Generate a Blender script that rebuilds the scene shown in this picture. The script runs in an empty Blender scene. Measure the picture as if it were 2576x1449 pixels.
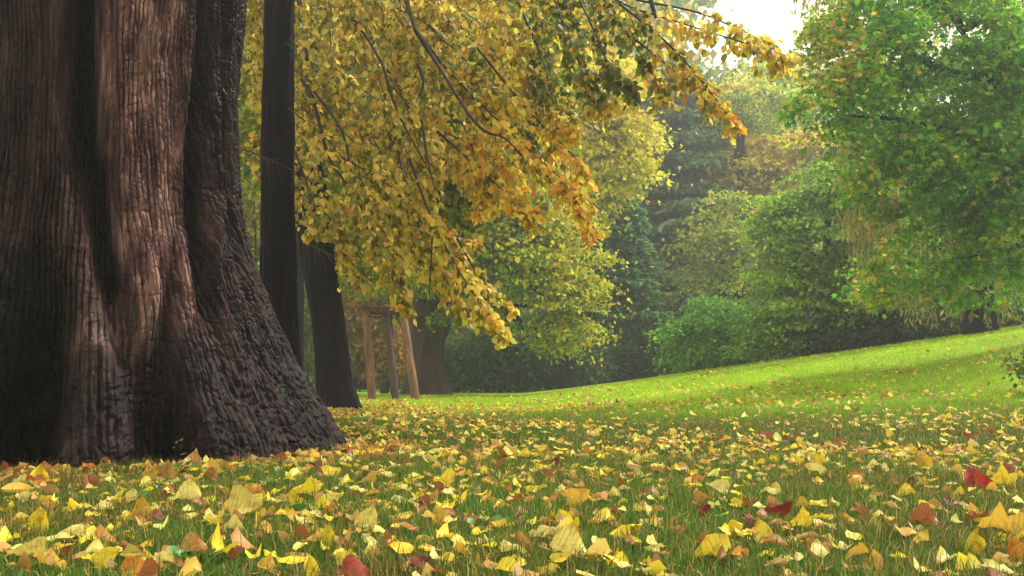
import bpy, math, random
import numpy as np
from mathutils import Vector, Matrix

random.seed(7)
rng = np.random.default_rng(7)
C = bpy.context.scene.collection
sc = bpy.context.scene

# ------------------------------------------------------------------ camera, sky, sun, exposure
H = 0.35                       # eye height: the camera nearly lies in the grass
F = 2576.0                     # working image is 2576 x 1449, focal length 36 mm on 36 mm
HOR = 960.0
cam_d = bpy.data.cameras.new('camera')
cam = bpy.data.objects.new('camera', cam_d); C.objects.link(cam)
cam.location = (0, 0, H); cam.rotation_euler = (math.radians(90), 0, 0)
cam_d.lens = 36; cam_d.sensor_width = 36; cam_d.shift_y = (HOR - 724.5) / F
cam_d.clip_start = 0.05; cam_d.clip_end = 1000
sc.camera = cam

SUN_EL, SUN_AZ = 50.0, 60.0    # azimuth measured from +Y (view direction) towards +X
w = bpy.data.worlds.new('World'); sc.world = w; w.use_nodes = True
nt = w.node_tree; nt.nodes.clear()
sky = nt.nodes.new('ShaderNodeTexSky'); sky.sky_type = 'NISHITA'; sky.sun_disc = False
sky.sun_elevation = math.radians(SUN_EL); sky.sun_rotation = math.radians(SUN_AZ)
sky.dust_density = 5.0; sky.air_density = 1.0; sky.ozone_density = 1.0
hs = nt.nodes.new('ShaderNodeHueSaturation'); hs.inputs['Saturation'].default_value = 0.25
mixw = nt.nodes.new('ShaderNodeMix'); mixw.data_type = 'RGBA'; mixw.inputs[0].default_value = 0.75
mixw.inputs[7].default_value = (11.3, 10.8, 6.6, 1)      # an even cloud layer
bg = nt.nodes.new('ShaderNodeBackground'); bg.inputs[1].default_value = 0.054
ow = nt.nodes.new('ShaderNodeOutputWorld')
nt.links.new(sky.outputs[0], hs.inputs['Color']); nt.links.new(hs.outputs[0], mixw.inputs[6])
nt.links.new(mixw.outputs[2], bg.inputs[0]); nt.links.new(bg.outputs[0], ow.inputs[0])

sd = bpy.data.lights.new('sun', 'SUN'); sd.energy = 1.5; sd.angle = math.radians(14); sd.color = (1.0, 0.95, 0.84)
sun = bpy.data.objects.new('sun', sd); C.objects.link(sun)
az, el = math.radians(SUN_AZ), math.radians(SUN_EL)
sv = Vector((math.sin(az) * math.cos(el), math.cos(az) * math.cos(el), math.sin(el)))
sun.rotation_euler = sv.to_track_quat('Z', 'Y').to_euler()
sun.location = sv * 60

sc.view_settings.view_transform = 'Standard'; sc.view_settings.look = 'None'
sc.view_settings.exposure = 1.86; sc.view_settings.gamma = 1.0; sc.view_settings.use_curve_mapping = False
sc.render.engine = 'CYCLES'
cy = sc.cycles
cy.max_bounces = 6; cy.diffuse_bounces = 2; cy.glossy_bounces = 2; cy.transmission_bounces = 4
cy.transparent_max_bounces = 6; cy.volume_bounces = 1; cy.use_denoising = True
cy.caustics_reflective = False; cy.caustics_refractive = False
cy.sample_clamp_indirect = 4

# ------------------------------------------------------------------ helpers
def srgb(r, g, b):
    return tuple(((c / 255) / 12.92 if c / 255 <= 0.04045 else ((c / 255 + 0.055) / 1.055) ** 2.4) for c in (r, g, b))

def P(px, py, D):
    """A point seen at pixel (px, py) of the 2576 wide picture, D metres in front of the camera."""
    return np.array([(px - 1288) / F * D, D, H + (HOR - py) / F * D])

def sstep(a, b, x):
    t = np.clip((x - a) / (b - a), 0, 1)
    return t * t * (3 - 2 * t)

_perm = rng.permutation(4096)
_g = rng.random(4096)
def vnoise(x, y, z=0.0):
    x, y, z = np.broadcast_arrays(np.asarray(x, float), np.asarray(y, float), np.asarray(z, float))
    xi, yi, zi = np.floor(x).astype(int), np.floor(y).astype(int), np.floor(z).astype(int)
    xf, yf, zf = x - xi, y - yi, z - zi
    u, v, ww = xf * xf * (3 - 2 * xf), yf * yf * (3 - 2 * yf), zf * zf * (3 - 2 * zf)
    def hsh(a, b, c):
        return _g[_perm[(_perm[(_perm[a & 4095] + b) & 4095] + c) & 4095]]
    def lerp(a, b, t): return a + (b - a) * t
    r = lerp(lerp(lerp(hsh(xi, yi, zi), hsh(xi + 1, yi, zi), u), lerp(hsh(xi, yi + 1, zi), hsh(xi + 1, yi + 1, zi), u), v),
             lerp(lerp(hsh(xi, yi, zi + 1), hsh(xi + 1, yi, zi + 1), u), lerp(hsh(xi, yi + 1, zi + 1), hsh(xi + 1, yi + 1, zi + 1), u), v), ww)
    return r * 2 - 1
def fbm(x, y, z=0.0, o=4):
    s, a, r = 1.0, 0.5, 0.0
    for i in range(o):
        r = r + a * vnoise(x * s + 17.3 * i, y * s + 5.1 * i, z * s + 9.7 * i); s *= 2.03; a *= 0.5
    return r

def gz(x, y):
    """Height of the lawn: flat on the left and near, a bank rising to the right."""
    x = np.asarray(x, float); y = np.asarray(y, float)
    T = 0.15 * (np.sqrt(np.maximum(x, 0) ** 2 + 0.35) - 0.5916) * (x > 0)
    T = np.where(T > 2.2, 2.2 + (T - 2.2) * 0.15, T)
    S = sstep(3.0, 20, y) * (1 - 0.45 * sstep(22, 45, y))
    m = 0.012 * fbm(x * 1.1, y * 1.1, 3.0, 3) * (1 - sstep(10, 20, y)) + 0.05 * fbm(x * 0.15, y * 0.15, 7, 2) * sstep(6, 14, y) * (1 - 0.8 * sstep(14, 30, y))
    return T * S + m

def mesh_np(name, V, faces, col=None, mat=None, smooth=False, attrs=None):
    me = bpy.data.meshes.new(name)
    V = np.asarray(V, np.float32)
    if not isinstance(faces, (list, tuple)): faces = [faces]
    faces = [np.asarray(f, np.int32) for f in faces if len(f)]
    me.vertices.add(len(V)); me.vertices.foreach_set('co', V.ravel())
    tot = np.concatenate([np.full(len(f), f.shape[1], np.int32) for f in faces])
    idx = np.concatenate([f.ravel() for f in faces])
    st = np.concatenate([[0], np.cumsum(tot)[:-1]]).astype(np.int32)
    me.loops.add(len(idx)); me.loops.foreach_set('vertex_index', idx)
    me.polygons.add(len(tot)); me.polygons.foreach_set('loop_start', st); me.polygons.foreach_set('loop_total', tot)
    if smooth: me.polygons.foreach_set('use_smooth', np.ones(len(tot), bool))
    me.update(calc_edges=True)
    if col is not None:
        a = me.color_attributes.new('Col', 'FLOAT_COLOR', 'POINT')
        c4 = np.ones((len(V), 4), np.float32); c4[:, :3] = col
        a.data.foreach_set('color', c4.ravel())
    if mat: me.materials.append(mat)
    return me

def link(name, me, parent=None, kind=None, label=None, cat=None, group=None):
    o = bpy.data.objects.new(name, me); C.objects.link(o)
    if parent is not None:
        o.parent = parent
        o.matrix_parent_inverse = Matrix.Translation(-Vector(parent.location)) if parent.rotation_euler.z == 0 else parent.matrix_basis.inverted()
    tag(o, label, cat, group, kind)
    return o
def tag(o, label=None, cat=None, group=None, kind=None):
    if label: o['label'] = label
    if cat: o['category'] = cat
    if group: o['group'] = group
    if kind: o['kind'] = kind
def empty(name, loc, label, cat, group=None):
    o = bpy.data.objects.new(name, None); C.objects.link(o)
    o.location = tuple(loc); o.empty_display_size = 0.1
    tag(o, label, cat, group)
    return o

def tube(path, rad, k=8, cap=True, wob=0.0, seed=0):
    """A bent tapered tube; returns (verts, quads)."""
    path = np.asarray(path, float); n = len(path)
    rad = np.broadcast_to(np.asarray(rad, float), (n,))
    t = np.gradient(path, axis=0); t /= np.linalg.norm(t, axis=1)[:, None] + 1e-9
    up = np.array([0, 0, 1.0]) if abs(t[0, 2]) < 0.9 else np.array([1.0, 0, 0])
    a = np.cross(t, up); a /= np.linalg.norm(a, axis=1)[:, None] + 1e-9
    b = np.cross(t, a)
    th = np.linspace(0, 2 * np.pi, k, endpoint=False)
    R = rad[:, None] * np.ones(k)
    if wob:
        R = R * (1 + wob * fbm(np.cos(th)[None] * 1.5 + seed, np.sin(th)[None] * 1.5, np.arange(n)[:, None] * 0.35, 3))
    V = path[:, None] + R[..., None] * (np.cos(th)[None, :, None] * a[:, None] + np.sin(th)[None, :, None] * b[:, None])
    V = V.reshape(-1, 3)
    i, j = np.meshgrid(np.arange(n - 1), np.arange(k), indexing='ij')
    j2 = (j + 1) % k
    Q = np.stack([i * k + j, (i + 1) * k + j, (i + 1) * k + j2, i * k + j2], -1).reshape(-1, 4)
    return V, Q
def join(parts):
    Vs, Qs, o = [], [], 0
    for V, Q in parts:
        Vs.append(V); Qs.append(Q + o); o += len(V)
    return np.concatenate(Vs), np.concatenate(Qs)
def spline(pts, n):
    """Catmull-Rom through the points."""
    p = np.asarray(pts, float); m = len(p)
    p = np.vstack([2 * p[0] - p[1], p, 2 * p[-1] - p[-2]])
    out = []
    for s in np.linspace(0, m - 1 - 1e-6, n):
        i = int(s); f = s - i
        a, b, c, d = p[i], p[i + 1], p[i + 2], p[i + 3]
        out.append(0.5 * ((2 * b) + (-a + c) * f + (2 * a - 5 * b + 4 * c - d) * f * f + (-a + 3 * b - 3 * c + d) * f ** 3))
    return np.array(out)
def norm(v): return v / (np.linalg.norm(v, axis=-1, keepdims=True) + 1e-9)

# ------------------------------------------------------------------ materials
def new_mat(name):
    m = bpy.data.materials.new(name); m.use_nodes = True
    n = m.node_tree.nodes; n.clear()
    return m, n, m.node_tree.links
def N(n, t, **kw):
    x = n.new(t)
    for k, v in kw.items():
        if k.startswith('i_'):
            key = k[2:]; key = int(key) if key.isdigit() else key.replace('_', ' ')
            x.inputs[key].default_value = v
        else: setattr(x, k, v)
    return x

def leaf_material(name, rough=0.45, trans=0.42, spec=0.35, use_obj=False, veins=False):
    m, n, L = new_mat(name)
    out = N(n, 'ShaderNodeOutputMaterial')
    if use_obj:
        src = N(n, 'ShaderNodeObjectInfo'); col = src.outputs['Color']
    else:
        src = N(n, 'ShaderNodeAttribute', attribute_name='Col'); col = src.outputs['Color']
    bump = None
    if veins:
        tc = N(n, 'ShaderNodeTexCoord'); oi = N(n, 'ShaderNodeObjectInfo')
        add = N(n, 'ShaderNodeVectorMath', operation='ADD')
        sc_ = N(n, 'ShaderNodeVectorMath', operation='SCALE'); 
        comb = N(n, 'ShaderNodeCombineXYZ')
        mul = N(n, 'ShaderNodeMath', operation='MULTIPLY'); mul.inputs[1].default_value = 37.0
        L.new(oi.outputs['Random'], mul.inputs[0]); L.new(mul.outputs[0], comb.inputs[2])
        L.new(tc.outputs['Object'], add.inputs[0]); L.new(comb.outputs[0], add.inputs[1])
        nz = N(n, 'ShaderNodeTexNoise'); nz.inputs['Scale'].default_value = 3.2; nz.inputs['Detail'].default_value = 6
        nz.inputs['Roughness'].default_value = 0.7
        L.new(add.outputs[0], nz.inputs['Vector'])
        rmp = N(n, 'ShaderNodeValToRGB'); rmp.color_ramp.elements[0].position = 0.50; rmp.color_ramp.elements[1].position = 0.68
        rmp.color_ramp.elements[0].color = (0, 0, 0, 1); rmp.color_ramp.elements[1].color = (1, 1, 1, 1)
        L.new(nz.outputs[0], rmp.inputs[0])
        mx = N(n, 'ShaderNodeMix', data_type='RGBA', blend_type='MULTIPLY')
        mx.inputs[7].default_value = (0.55, 0.30, 0.16, 1)
        sm = N(n, 'ShaderNodeMath', operation='MULTIPLY'); sm.inputs[1].default_value = 0.9
        L.new(rmp.outputs[0], sm.inputs[0]); L.new(sm.outputs[0], mx.inputs[0]); L.new(col, mx.inputs[6])
        # veins: midrib and side veins from the leaf's own coordinates
        sp = N(n, 'ShaderNodeSeparateXYZ'); L.new(tc.outputs['Object'], sp.inputs[0])
        ab = N(n, 'ShaderNodeMath', operation='ABSOLUTE'); L.new(sp.outputs[1], ab.inputs[0])
        m1 = N(n, 'ShaderNodeMath', operation='MULTIPLY_ADD'); L.new(ab.outputs[0], m1.inputs[0]); m1.inputs[1].default_value = -0.75; L.new(sp.outputs[0], m1.inputs[2])
        m2 = N(n, 'ShaderNodeMath', operation='MULTIPLY'); L.new(m1.outputs[0], m2.inputs[0]); m2.inputs[1].default_value = 46.0
        m3 = N(n, 'ShaderNodeMath', operation='SINE'); L.new(m2.outputs[0], m3.inputs[0])
        m4 = N(n, 'ShaderNodeMapRange'); L.new(m3.outputs[0], m4.inputs[0]); m4.inputs[1].default_value = 0.75; m4.inputs[2].default_value = 1.0
        m5 = N(n, 'ShaderNodeMapRange'); L.new(ab.outputs[0], m5.inputs[0]); m5.inputs[1].default_value = 0.03; m5.inputs[2].default_value = 0.012
        m6 = N(n, 'ShaderNodeMath', operation='MAXIMUM'); L.new(m4.outputs[0], m6.inputs[0]); L.new(m5.outputs[0], m6.inputs[1])
        mx2 = N(n, 'ShaderNodeMix', data_type='RGBA', blend_type='MULTIPLY'); mx2.inputs[7].default_value = (0.72, 0.58, 0.42, 1)
        sm2 = N(n, 'ShaderNodeMath', operation='MULTIPLY'); sm2.inputs[1].default_value = 0.2; L.new(m6.outputs[0], sm2.inputs[0])
        L.new(sm2.outputs[0], mx2.inputs[0]); L.new(mx.outputs[2], mx2.inputs[6])
        col = mx2.outputs[2]
        bump = N(n, 'ShaderNodeBump'); bump.inputs['Strength'].default_value = 0.6; bump.inputs['Distance'].default_value = 0.004
        L.new(m6.outputs[0], bump.inputs['Height'])
    pr = N(n, 'ShaderNodeBsdfPrincipled'); pr.inputs['Roughness'].default_value = rough
    pr.inputs['Specular IOR Level'].default_value = spec
    tr = N(n, 'ShaderNodeBsdfTranslucent')
    L.new(col, pr.inputs['Base Color']); L.new(col, tr.inputs['Color'])
    if bump: L.new(bump.outputs[0], pr.inputs['Normal'])
    ms = N(n, 'ShaderNodeMixShader'); ms.inputs[0].default_value = trans
    L.new(pr.outputs[0], ms.inputs[1]); L.new(tr.outputs[0], ms.inputs[2]); L.new(ms.outputs[0], out.inputs[0])
    return m

def bark_material(name, c1, c2, c3, rough=(0.3, 0.75), zs=0.25, scale=14, bump=0.6, dist=0.01, moss=None, spec=0.5, attr=False):
    m, n, L = new_mat(name)
    out = N(n, 'ShaderNodeOutputMaterial'); pr = N(n, 'ShaderNodeBsdfPrincipled')
    tc = N(n, 'ShaderNodeTexCoord'); mp = N(n, 'ShaderNodeMapping'); mp.inputs['Scale'].default_value = (1, 1, zs)
    L.new(tc.outputs['Object'], mp.inputs[0])
    n1 = N(n, 'ShaderNodeTexNoise'); n1.inputs['Scale'].default_value = scale; n1.inputs['Detail'].default_value = 8; n1.inputs['Roughness'].default_value = 0.65
    n2 = N(n, 'ShaderNodeTexNoise'); n2.inputs['Scale'].default_value = scale * 6; n2.inputs['Detail'].default_value = 6; n2.inputs['Roughness'].default_value = 0.7
    n3 = N(n, 'ShaderNodeTexNoise'); n3.inputs['Scale'].default_value = 2.3; n3.inputs['Detail'].default_value = 5
    L.new(mp.outputs[0], n1.inputs['Vector']); L.new(mp.outputs[0], n2.inputs['Vector']); L.new(tc.outputs['Object'], n3.inputs['Vector'])
    r = N(n, 'ShaderNodeValToRGB')
    e = r.color_ramp.elements; e[0].position = 0.36; e[0].color = (*c1, 1); e[1].position = 0.66; e[1].color = (*c3, 1)
    x = r.color_ramp.elements.new(0.5); x.color = (*c2, 1)
    L.new(n1.outputs[0], r.inputs[0])
    r2 = N(n, 'ShaderNodeMapRange'); L.new(n2.outputs[0], r2.inputs[0]); r2.inputs[1].default_value = 0.3; r2.inputs[2].default_value = 0.7; r2.inputs[3].default_value = 0.45; r2.inputs[4].default_value = 1.5
    mm = N(n, 'ShaderNodeVectorMath', operation='SCALE'); L.new(r.outputs[0], mm.inputs[0]); L.new(r2.outputs[0], mm.inputs['Scale'])
    col = mm.outputs[0]
    if moss:
        ge = N(n, 'ShaderNodeSeparateXYZ'); L.new(tc.outputs['Object'], ge.inputs[0])
        a = N(n, 'ShaderNodeMapRange'); L.new(ge.outputs[2], a.inputs[0]); a.inputs[1].default_value = moss[0]; a.inputs[2].default_value = 0.0
        b = N(n, 'ShaderNodeMapRange'); L.new(n3.outputs[0], b.inputs[0]); b.inputs[1].default_value = 0.5; b.inputs[2].default_value = 0.62
        c = N(n, 'ShaderNodeMath', operation='MULTIPLY'); L.new(a.outputs[0], c.inputs[0]); L.new(b.outputs[0], c.inputs[1])
        d = N(n, 'ShaderNodeMix', data_type='RGBA'); d.inputs[7].default_value = (*moss[1], 1)
        L.new(c.outputs[0], d.inputs[0]); L.new(col, d.inputs[6]); col = d.outputs[2]
    if attr:
        at = N(n, 'ShaderNodeAttribute', attribute_name='Col'); am = N(n, 'ShaderNodeMix', data_type='RGBA', blend_type='MULTIPLY'); am.inputs[0].default_value = 1
        L.new(col, am.inputs[6]); L.new(at.outputs['Color'], am.inputs[7]); col = am.outputs[2]; tone_node = at
    L.new(col, pr.inputs['Base Color'])
    rr = N(n, 'ShaderNodeMapRange'); L.new(n2.outputs[0] if attr else n1.outputs[0], rr.inputs[0]); rr.inputs[1].default_value = 0.35; rr.inputs[2].default_value = 0.65
    rr.inputs[3].default_value = rough[0]; rr.inputs[4].default_value = rough[1]; L.new(rr.outputs[0], pr.inputs['Roughness'])
    pr.inputs['Specular IOR Level'].default_value = spec
    if attr:
        wr = N(n, 'ShaderNodeMapRange'); L.new(tone_node.outputs['Color'], wr.inputs[0]); wr.inputs[1].default_value = .12; wr.inputs[2].default_value = .6; wr.inputs[3].default_value = .45; wr.inputs[4].default_value = 1.0  # smoother wherever the bark colour attribute is dark
        wm = N(n, 'ShaderNodeMath', operation='MULTIPLY'); L.new(rr.outputs[0], wm.inputs[0]); L.new(wr.outputs[0], wm.inputs[1]); L.new(wm.outputs[0], pr.inputs['Roughness'])
    bm = N(n, 'ShaderNodeBump'); bm.inputs['Strength'].default_value = bump; bm.inputs['Distance'].default_value = dist
    ad = N(n, 'ShaderNodeMath', operation='MULTIPLY_ADD'); L.new(n2.outputs[0], ad.inputs[0]); ad.inputs[1].default_value = 0.5; L.new(n1.outputs[0], ad.inputs[2])
    L.new(ad.outputs[0], bm.inputs['Height']); L.new(bm.outputs[0], pr.inputs['Normal'])
    L.new(pr.outputs[0], out.inputs[0])
    return m

M_leaf = leaf_material('foliage', trans=.58)
M_leaf_far = leaf_material('far_foliage', rough=0.6, trans=0.52, spec=0.15)
M_litter = leaf_material('leaf_litter', rough=0.5, trans=0.35, spec=0.3)
M_fallen = leaf_material('fallen_leaf', rough=0.42, trans=0.32, spec=0.4, use_obj=True, veins=True)
M_hang = leaf_material('hanging_leaf', rough=0.42, trans=0.58, spec=0.35, use_obj=True)
M_grass = leaf_material('grass_blades', rough=0.5, trans=0.42, spec=0.10)
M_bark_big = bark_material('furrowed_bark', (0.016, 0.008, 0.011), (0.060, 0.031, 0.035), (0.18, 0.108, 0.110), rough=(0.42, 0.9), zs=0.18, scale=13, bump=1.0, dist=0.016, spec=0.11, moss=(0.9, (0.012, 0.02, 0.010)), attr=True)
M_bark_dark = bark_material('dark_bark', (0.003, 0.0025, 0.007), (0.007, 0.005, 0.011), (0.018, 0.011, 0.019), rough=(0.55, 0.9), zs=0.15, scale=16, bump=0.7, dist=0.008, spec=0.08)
M_bark_brown = bark_material('brown_bark', (0.016, 0.007, 0.007), (0.045, 0.022, 0.019), (0.10, 0.052, 0.04), rough=(0.5, 0.9), zs=0.12, scale=5, bump=0.8, dist=0.03, spec=0.25)
M_twig = bark_material('twig_bark', (0.014, 0.009, 0.012), (0.03, 0.018, 0.018), (0.05, 0.03, 0.028), rough=(0.5, 0.8), zs=1, scale=10, bump=0.3, dist=0.004, spec=0.3)
M_stake = bark_material('peeled_stake_wood', (0.07, 0.030, 0.02), (0.17, 0.075, 0.046), (0.27, 0.13, 0.085), rough=(0.5, 0.8), zs=0.1, scale=9, bump=0.4, dist=0.006, spec=0.3)
M_stake_dark = bark_material('weathered_stake_wood', (0.03, 0.015, 0.016), (0.06, 0.03, 0.03), (0.10, 0.055, 0.05), rough=(0.5, 0.8), zs=0.1, scale=9, bump=0.4, dist=0.006, spec=0.3)
M_metal = bark_material('painted_bin_metal', (0.010, 0.010, 0.013), (0.015, 0.015, 0.018), (0.022, 0.022, 0.025), rough=(0.4, 0.6), zs=1, scale=6, bump=0.1, dist=0.002)

def ground_material():
    m, n, L = new_mat('lawn_soil')
    out = N(n, 'ShaderNodeOutputMaterial'); pr = N(n, 'ShaderNodeBsdfPrincipled'); pr.inputs['Roughness'].default_value = 0.9
    pr.inputs['Specular IOR Level'].default_value = 0.15
    at = N(n, 'ShaderNodeAttribute', attribute_name='Col')
    tc = N(n, 'ShaderNodeTexCoord')
    n1 = N(n, 'ShaderNodeTexNoise'); n1.inputs['Scale'].default_value = 45; n1.inputs['Detail'].default_value = 8; n1.inputs['Roughness'].default_value = 0.7
    L.new(tc.outputs['Object'], n1.inputs['Vector'])
    mr = N(n, 'ShaderNodeMapRange'); L.new(n1.outputs[0], mr.inputs[0]); mr.inputs[1].default_value = 0.3; mr.inputs[2].default_value = 0.7; mr.inputs[3].default_value = 0.4; mr.inputs[4].default_value = 1.5
    s = N(n, 'ShaderNodeVectorMath', operation='SCALE'); L.new(at.outputs['Color'], s.inputs[0]); L.new(mr.outputs[0], s.inputs['Scale'])
    L.new(s.outputs[0], pr.inputs['Base Color'])
    b = N(n, 'ShaderNodeBump'); b.inputs['Distance'].default_value = 0.02; L.new(n1.outputs[0], b.inputs['Height']); L.new(b.outputs[0], pr.inputs['Normal'])
    L.new(pr.outputs[0], out.inputs[0])
    return m
M_ground = ground_material()

# colours (linear, as the thing itself has them)
YEL = (0.66, 0.50, 0.055); PALE = (0.62, 0.52, 0.17); GOLD = (0.60, 0.41, 0.08); TAN = (0.40, 0.20, 0.06); ORG = (0.50, 0.19, 0.03)
RUST = (0.27, 0.075, 0.02); RED = (0.13, 0.018, 0.018); OLIVE = (0.25, 0.26, 0.05); LIME = (0.38, 0.48, 0.03); GREEN = (0.10, 0.21, 0.02)
DGREEN = (0.025, 0.06, 0.018); BRITE = (0.10, 0.26, 0.03)
def pick(n, pal, wts, jit=0.18):
    pal = np.array(pal); wts = np.array(wts, float); wts /= wts.sum()
    c = pal[rng.choice(len(pal), n, p=wts)]
    return np.clip(c * (1 + jit * rng.normal(size=(n, 1))) * (1 + 0.06 * rng.normal(size=(n, 3))), 0.004, 0.85)

# ------------------------------------------------------------------ leaf templates (x along the leaf, y across, z up)
def tpl_linden(fold, bend):
    v = np.array([[0, 0, 0], [.06, .30, 0], [.48, .44, 0], [1, 0, 0], [.48, -.44, 0], [.06, -.30, 0]], float)
    v[:, 2] = np.abs(v[:, 1]) * fold - bend * v[:, 0] ** 2
    return v
TRI_LINDEN = np.array([[0, 2, 1], [0, 3, 2], [0, 4, 3], [0, 5, 4]])
T_LINDEN = np.array([tpl_linden(f, b) for f, b in ((.25, .2), (.5, .1), (.1, .35), (-.2, .15), (.35, -.1))])
def tpl_rhomb(fold, wdt=.36):
    return np.array([[0, 0, 0], [.45, wdt, fold], [1, 0, -.1], [.45, -wdt, fold]], float)
TRI_RH = np.array([[0, 2, 1], [0, 3, 2]])
T_RH = np.array([tpl_rhomb(f) for f in (.1, .25, -.1)])
T_NEEDLE = np.array([tpl_rhomb(f, .10) for f in (.04, -.04)])
T_WILLOW = np.array([tpl_rhomb(f, .11) for f in (.04, -.04)])
def tpl_maple(cup):
    o = []
    for i, (a, r) in enumerate([(-118, .5), (-80, .36), (-52, .85), (-26, .45), (0, 1.0), (26, .45), (52, .85), (80, .36), (118, .5)]):
        t = math.radians(a); o.append([r * math.cos(t) * .55 + .35, r * math.sin(t) * .62, cup * r * r])
    return np.array([[.30, 0, 0]] + o)
TRI_MAPLE = np.array([[0, i, i % 9 + 1] for i in range(1, 10)])
T_MAPLE = np.array([tpl_maple(c) for c in (-.15, -.3, .12, .05)])

def frames(d, nrm):
    d = norm(d); b = norm(np.cross(nrm, d)); nn = np.cross(d, b)
    return np.stack([d, b, nn], -1)              # columns
def place(T, tris, pos, d, nrm, size, col, ti=None):
    n = len(pos); ti = rng.integers(0, len(T), n) if ti is None else ti
    R = frames(d, nrm)
    loc = T[ti] * np.asarray(size).reshape(-1, 1, 1)
    V = np.einsum('nij,nkj->nki', R, loc) + pos[:, None]
    k = T.shape[1]
    Fc = (np.arange(n) * k)[:, None, None] + tris[None]
    return V.reshape(-1, 3), Fc.reshape(-1, tris.shape[1]), np.repeat(col, k, axis=0)
def jointri(parts):
    Vs, Fs, Cs, o = [], [], [], 0
    for V, Fc, c in parts:
        Vs.append(V); Fs.append(Fc + o); Cs.append(c); o += len(V)
    return np.concatenate(Vs), np.concatenate(Fs), np.concatenate(Cs)

# ------------------------------------------------------------------ the lawn
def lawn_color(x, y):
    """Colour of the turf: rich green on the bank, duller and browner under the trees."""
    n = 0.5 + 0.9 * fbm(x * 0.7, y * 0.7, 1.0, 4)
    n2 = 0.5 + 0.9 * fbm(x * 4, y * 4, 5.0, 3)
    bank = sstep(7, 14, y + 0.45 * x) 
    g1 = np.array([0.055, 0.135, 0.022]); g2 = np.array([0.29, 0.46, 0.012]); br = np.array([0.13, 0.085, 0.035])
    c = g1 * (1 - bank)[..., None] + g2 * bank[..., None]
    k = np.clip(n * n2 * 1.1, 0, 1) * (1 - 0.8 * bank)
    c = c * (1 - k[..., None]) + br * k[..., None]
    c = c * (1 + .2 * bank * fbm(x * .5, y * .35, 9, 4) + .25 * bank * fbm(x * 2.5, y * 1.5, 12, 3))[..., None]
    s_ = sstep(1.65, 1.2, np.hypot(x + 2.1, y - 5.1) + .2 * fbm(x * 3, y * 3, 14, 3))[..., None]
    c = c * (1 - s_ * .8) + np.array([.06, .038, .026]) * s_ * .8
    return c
ys = np.concatenate([np.linspace(-4, 1, 8)[:-1], np.linspace(1, 10, 130)[:-1], np.linspace(10, 30, 70)[:-1], np.geomspace(30, 260, 28)])
xs = np.concatenate([-np.geomspace(12, 260, 20)[::-1], np.linspace(-12, 12, 150)[1:-1], np.geomspace(12, 260, 26)])
X, Y = np.meshgrid(xs, ys)
Z = gz(X, Y)
V = np.stack([X, Y, Z], -1).reshape(-1, 3)
nx = len(xs); i, j = np.meshgrid(np.arange(len(ys) - 1), np.arange(nx - 1), indexing='ij')
Q = np.stack([i * nx + j, i * nx + j + 1, (i + 1) * nx + j + 1, (i + 1) * nx + j], -1).reshape(-1, 4)
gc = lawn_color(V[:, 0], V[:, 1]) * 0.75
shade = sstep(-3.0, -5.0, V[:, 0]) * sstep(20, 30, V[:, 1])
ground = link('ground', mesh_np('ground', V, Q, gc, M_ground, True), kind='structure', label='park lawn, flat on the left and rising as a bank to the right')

def in_view(x, y, m=1.12):
    return np.abs(x) < 0.5 * y * m + 0.15
def sample_wedge(n, y0, y1, pw=1.0):
    y = np.sqrt(rng.random(n) * (y1 ** 2 - y0 ** 2) + y0 ** 2) if pw == 1 else y0 + (y1 - y0) * rng.random(n) ** pw
    x = (rng.random(n) * 2 - 1) * (0.5 * y * 1.12 + 0.1)
    return x, y

TC = np.array([-2.1, 5.1])          # foot of the massive tree
def off_trunk(x, y, r=1.15):
    return ((x - TC[0]) ** 2 + (y - TC[1]) ** 2 > r * r)

def blades(x, y, hgt, wid, seg, colf):
    n = len(x); z = gz(x, y)
    a = rng.random(n) * 2 * np.pi
    side = np.stack([np.cos(a), np.sin(a), np.zeros(n)], -1)
    b = rng.random(n) * 2 * np.pi
    lean = np.stack([np.cos(b), np.sin(b), np.zeros(n)], -1) * (rng.random(n) ** 0.8 * 0.85)[:, None]
    p0 = np.stack([x, y, z - 0.004], -1)
    up = np.array([0, 0, 1.0])
    hh = hgt[:, None]; ww = wid[:, None]
    if seg == 2:
        p1 = p0 + up * hh * 0.55 + lean * hh * 0.3
        p2 = p0 + up * hh * (1 - 0.35 * np.linalg.norm(lean, axis=1)[:, None]) + lean * hh * 0.95
        V = np.stack([p0 - side * ww * .5, p0 + side * ww * .5, p1 - side * ww * .42, p1 + side * ww * .42, p2], 1)
        T = np.array([[0, 1, 3], [0, 3, 2], [2, 3, 4]])
    else:
        p2 = p0 + up * hh * 0.95 + lean * hh * 0.8
        V = np.stack([p0 - side * ww * .5, p0 + side * ww * .5, p2], 1); T = np.array([[0, 1, 2]])
    k = V.shape[1]
    return V.reshape(-1, 3), ((np.arange(n) * k)[:, None, None] + T[None]).reshape(-1, 3), np.repeat(colf, k, axis=0)

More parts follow.
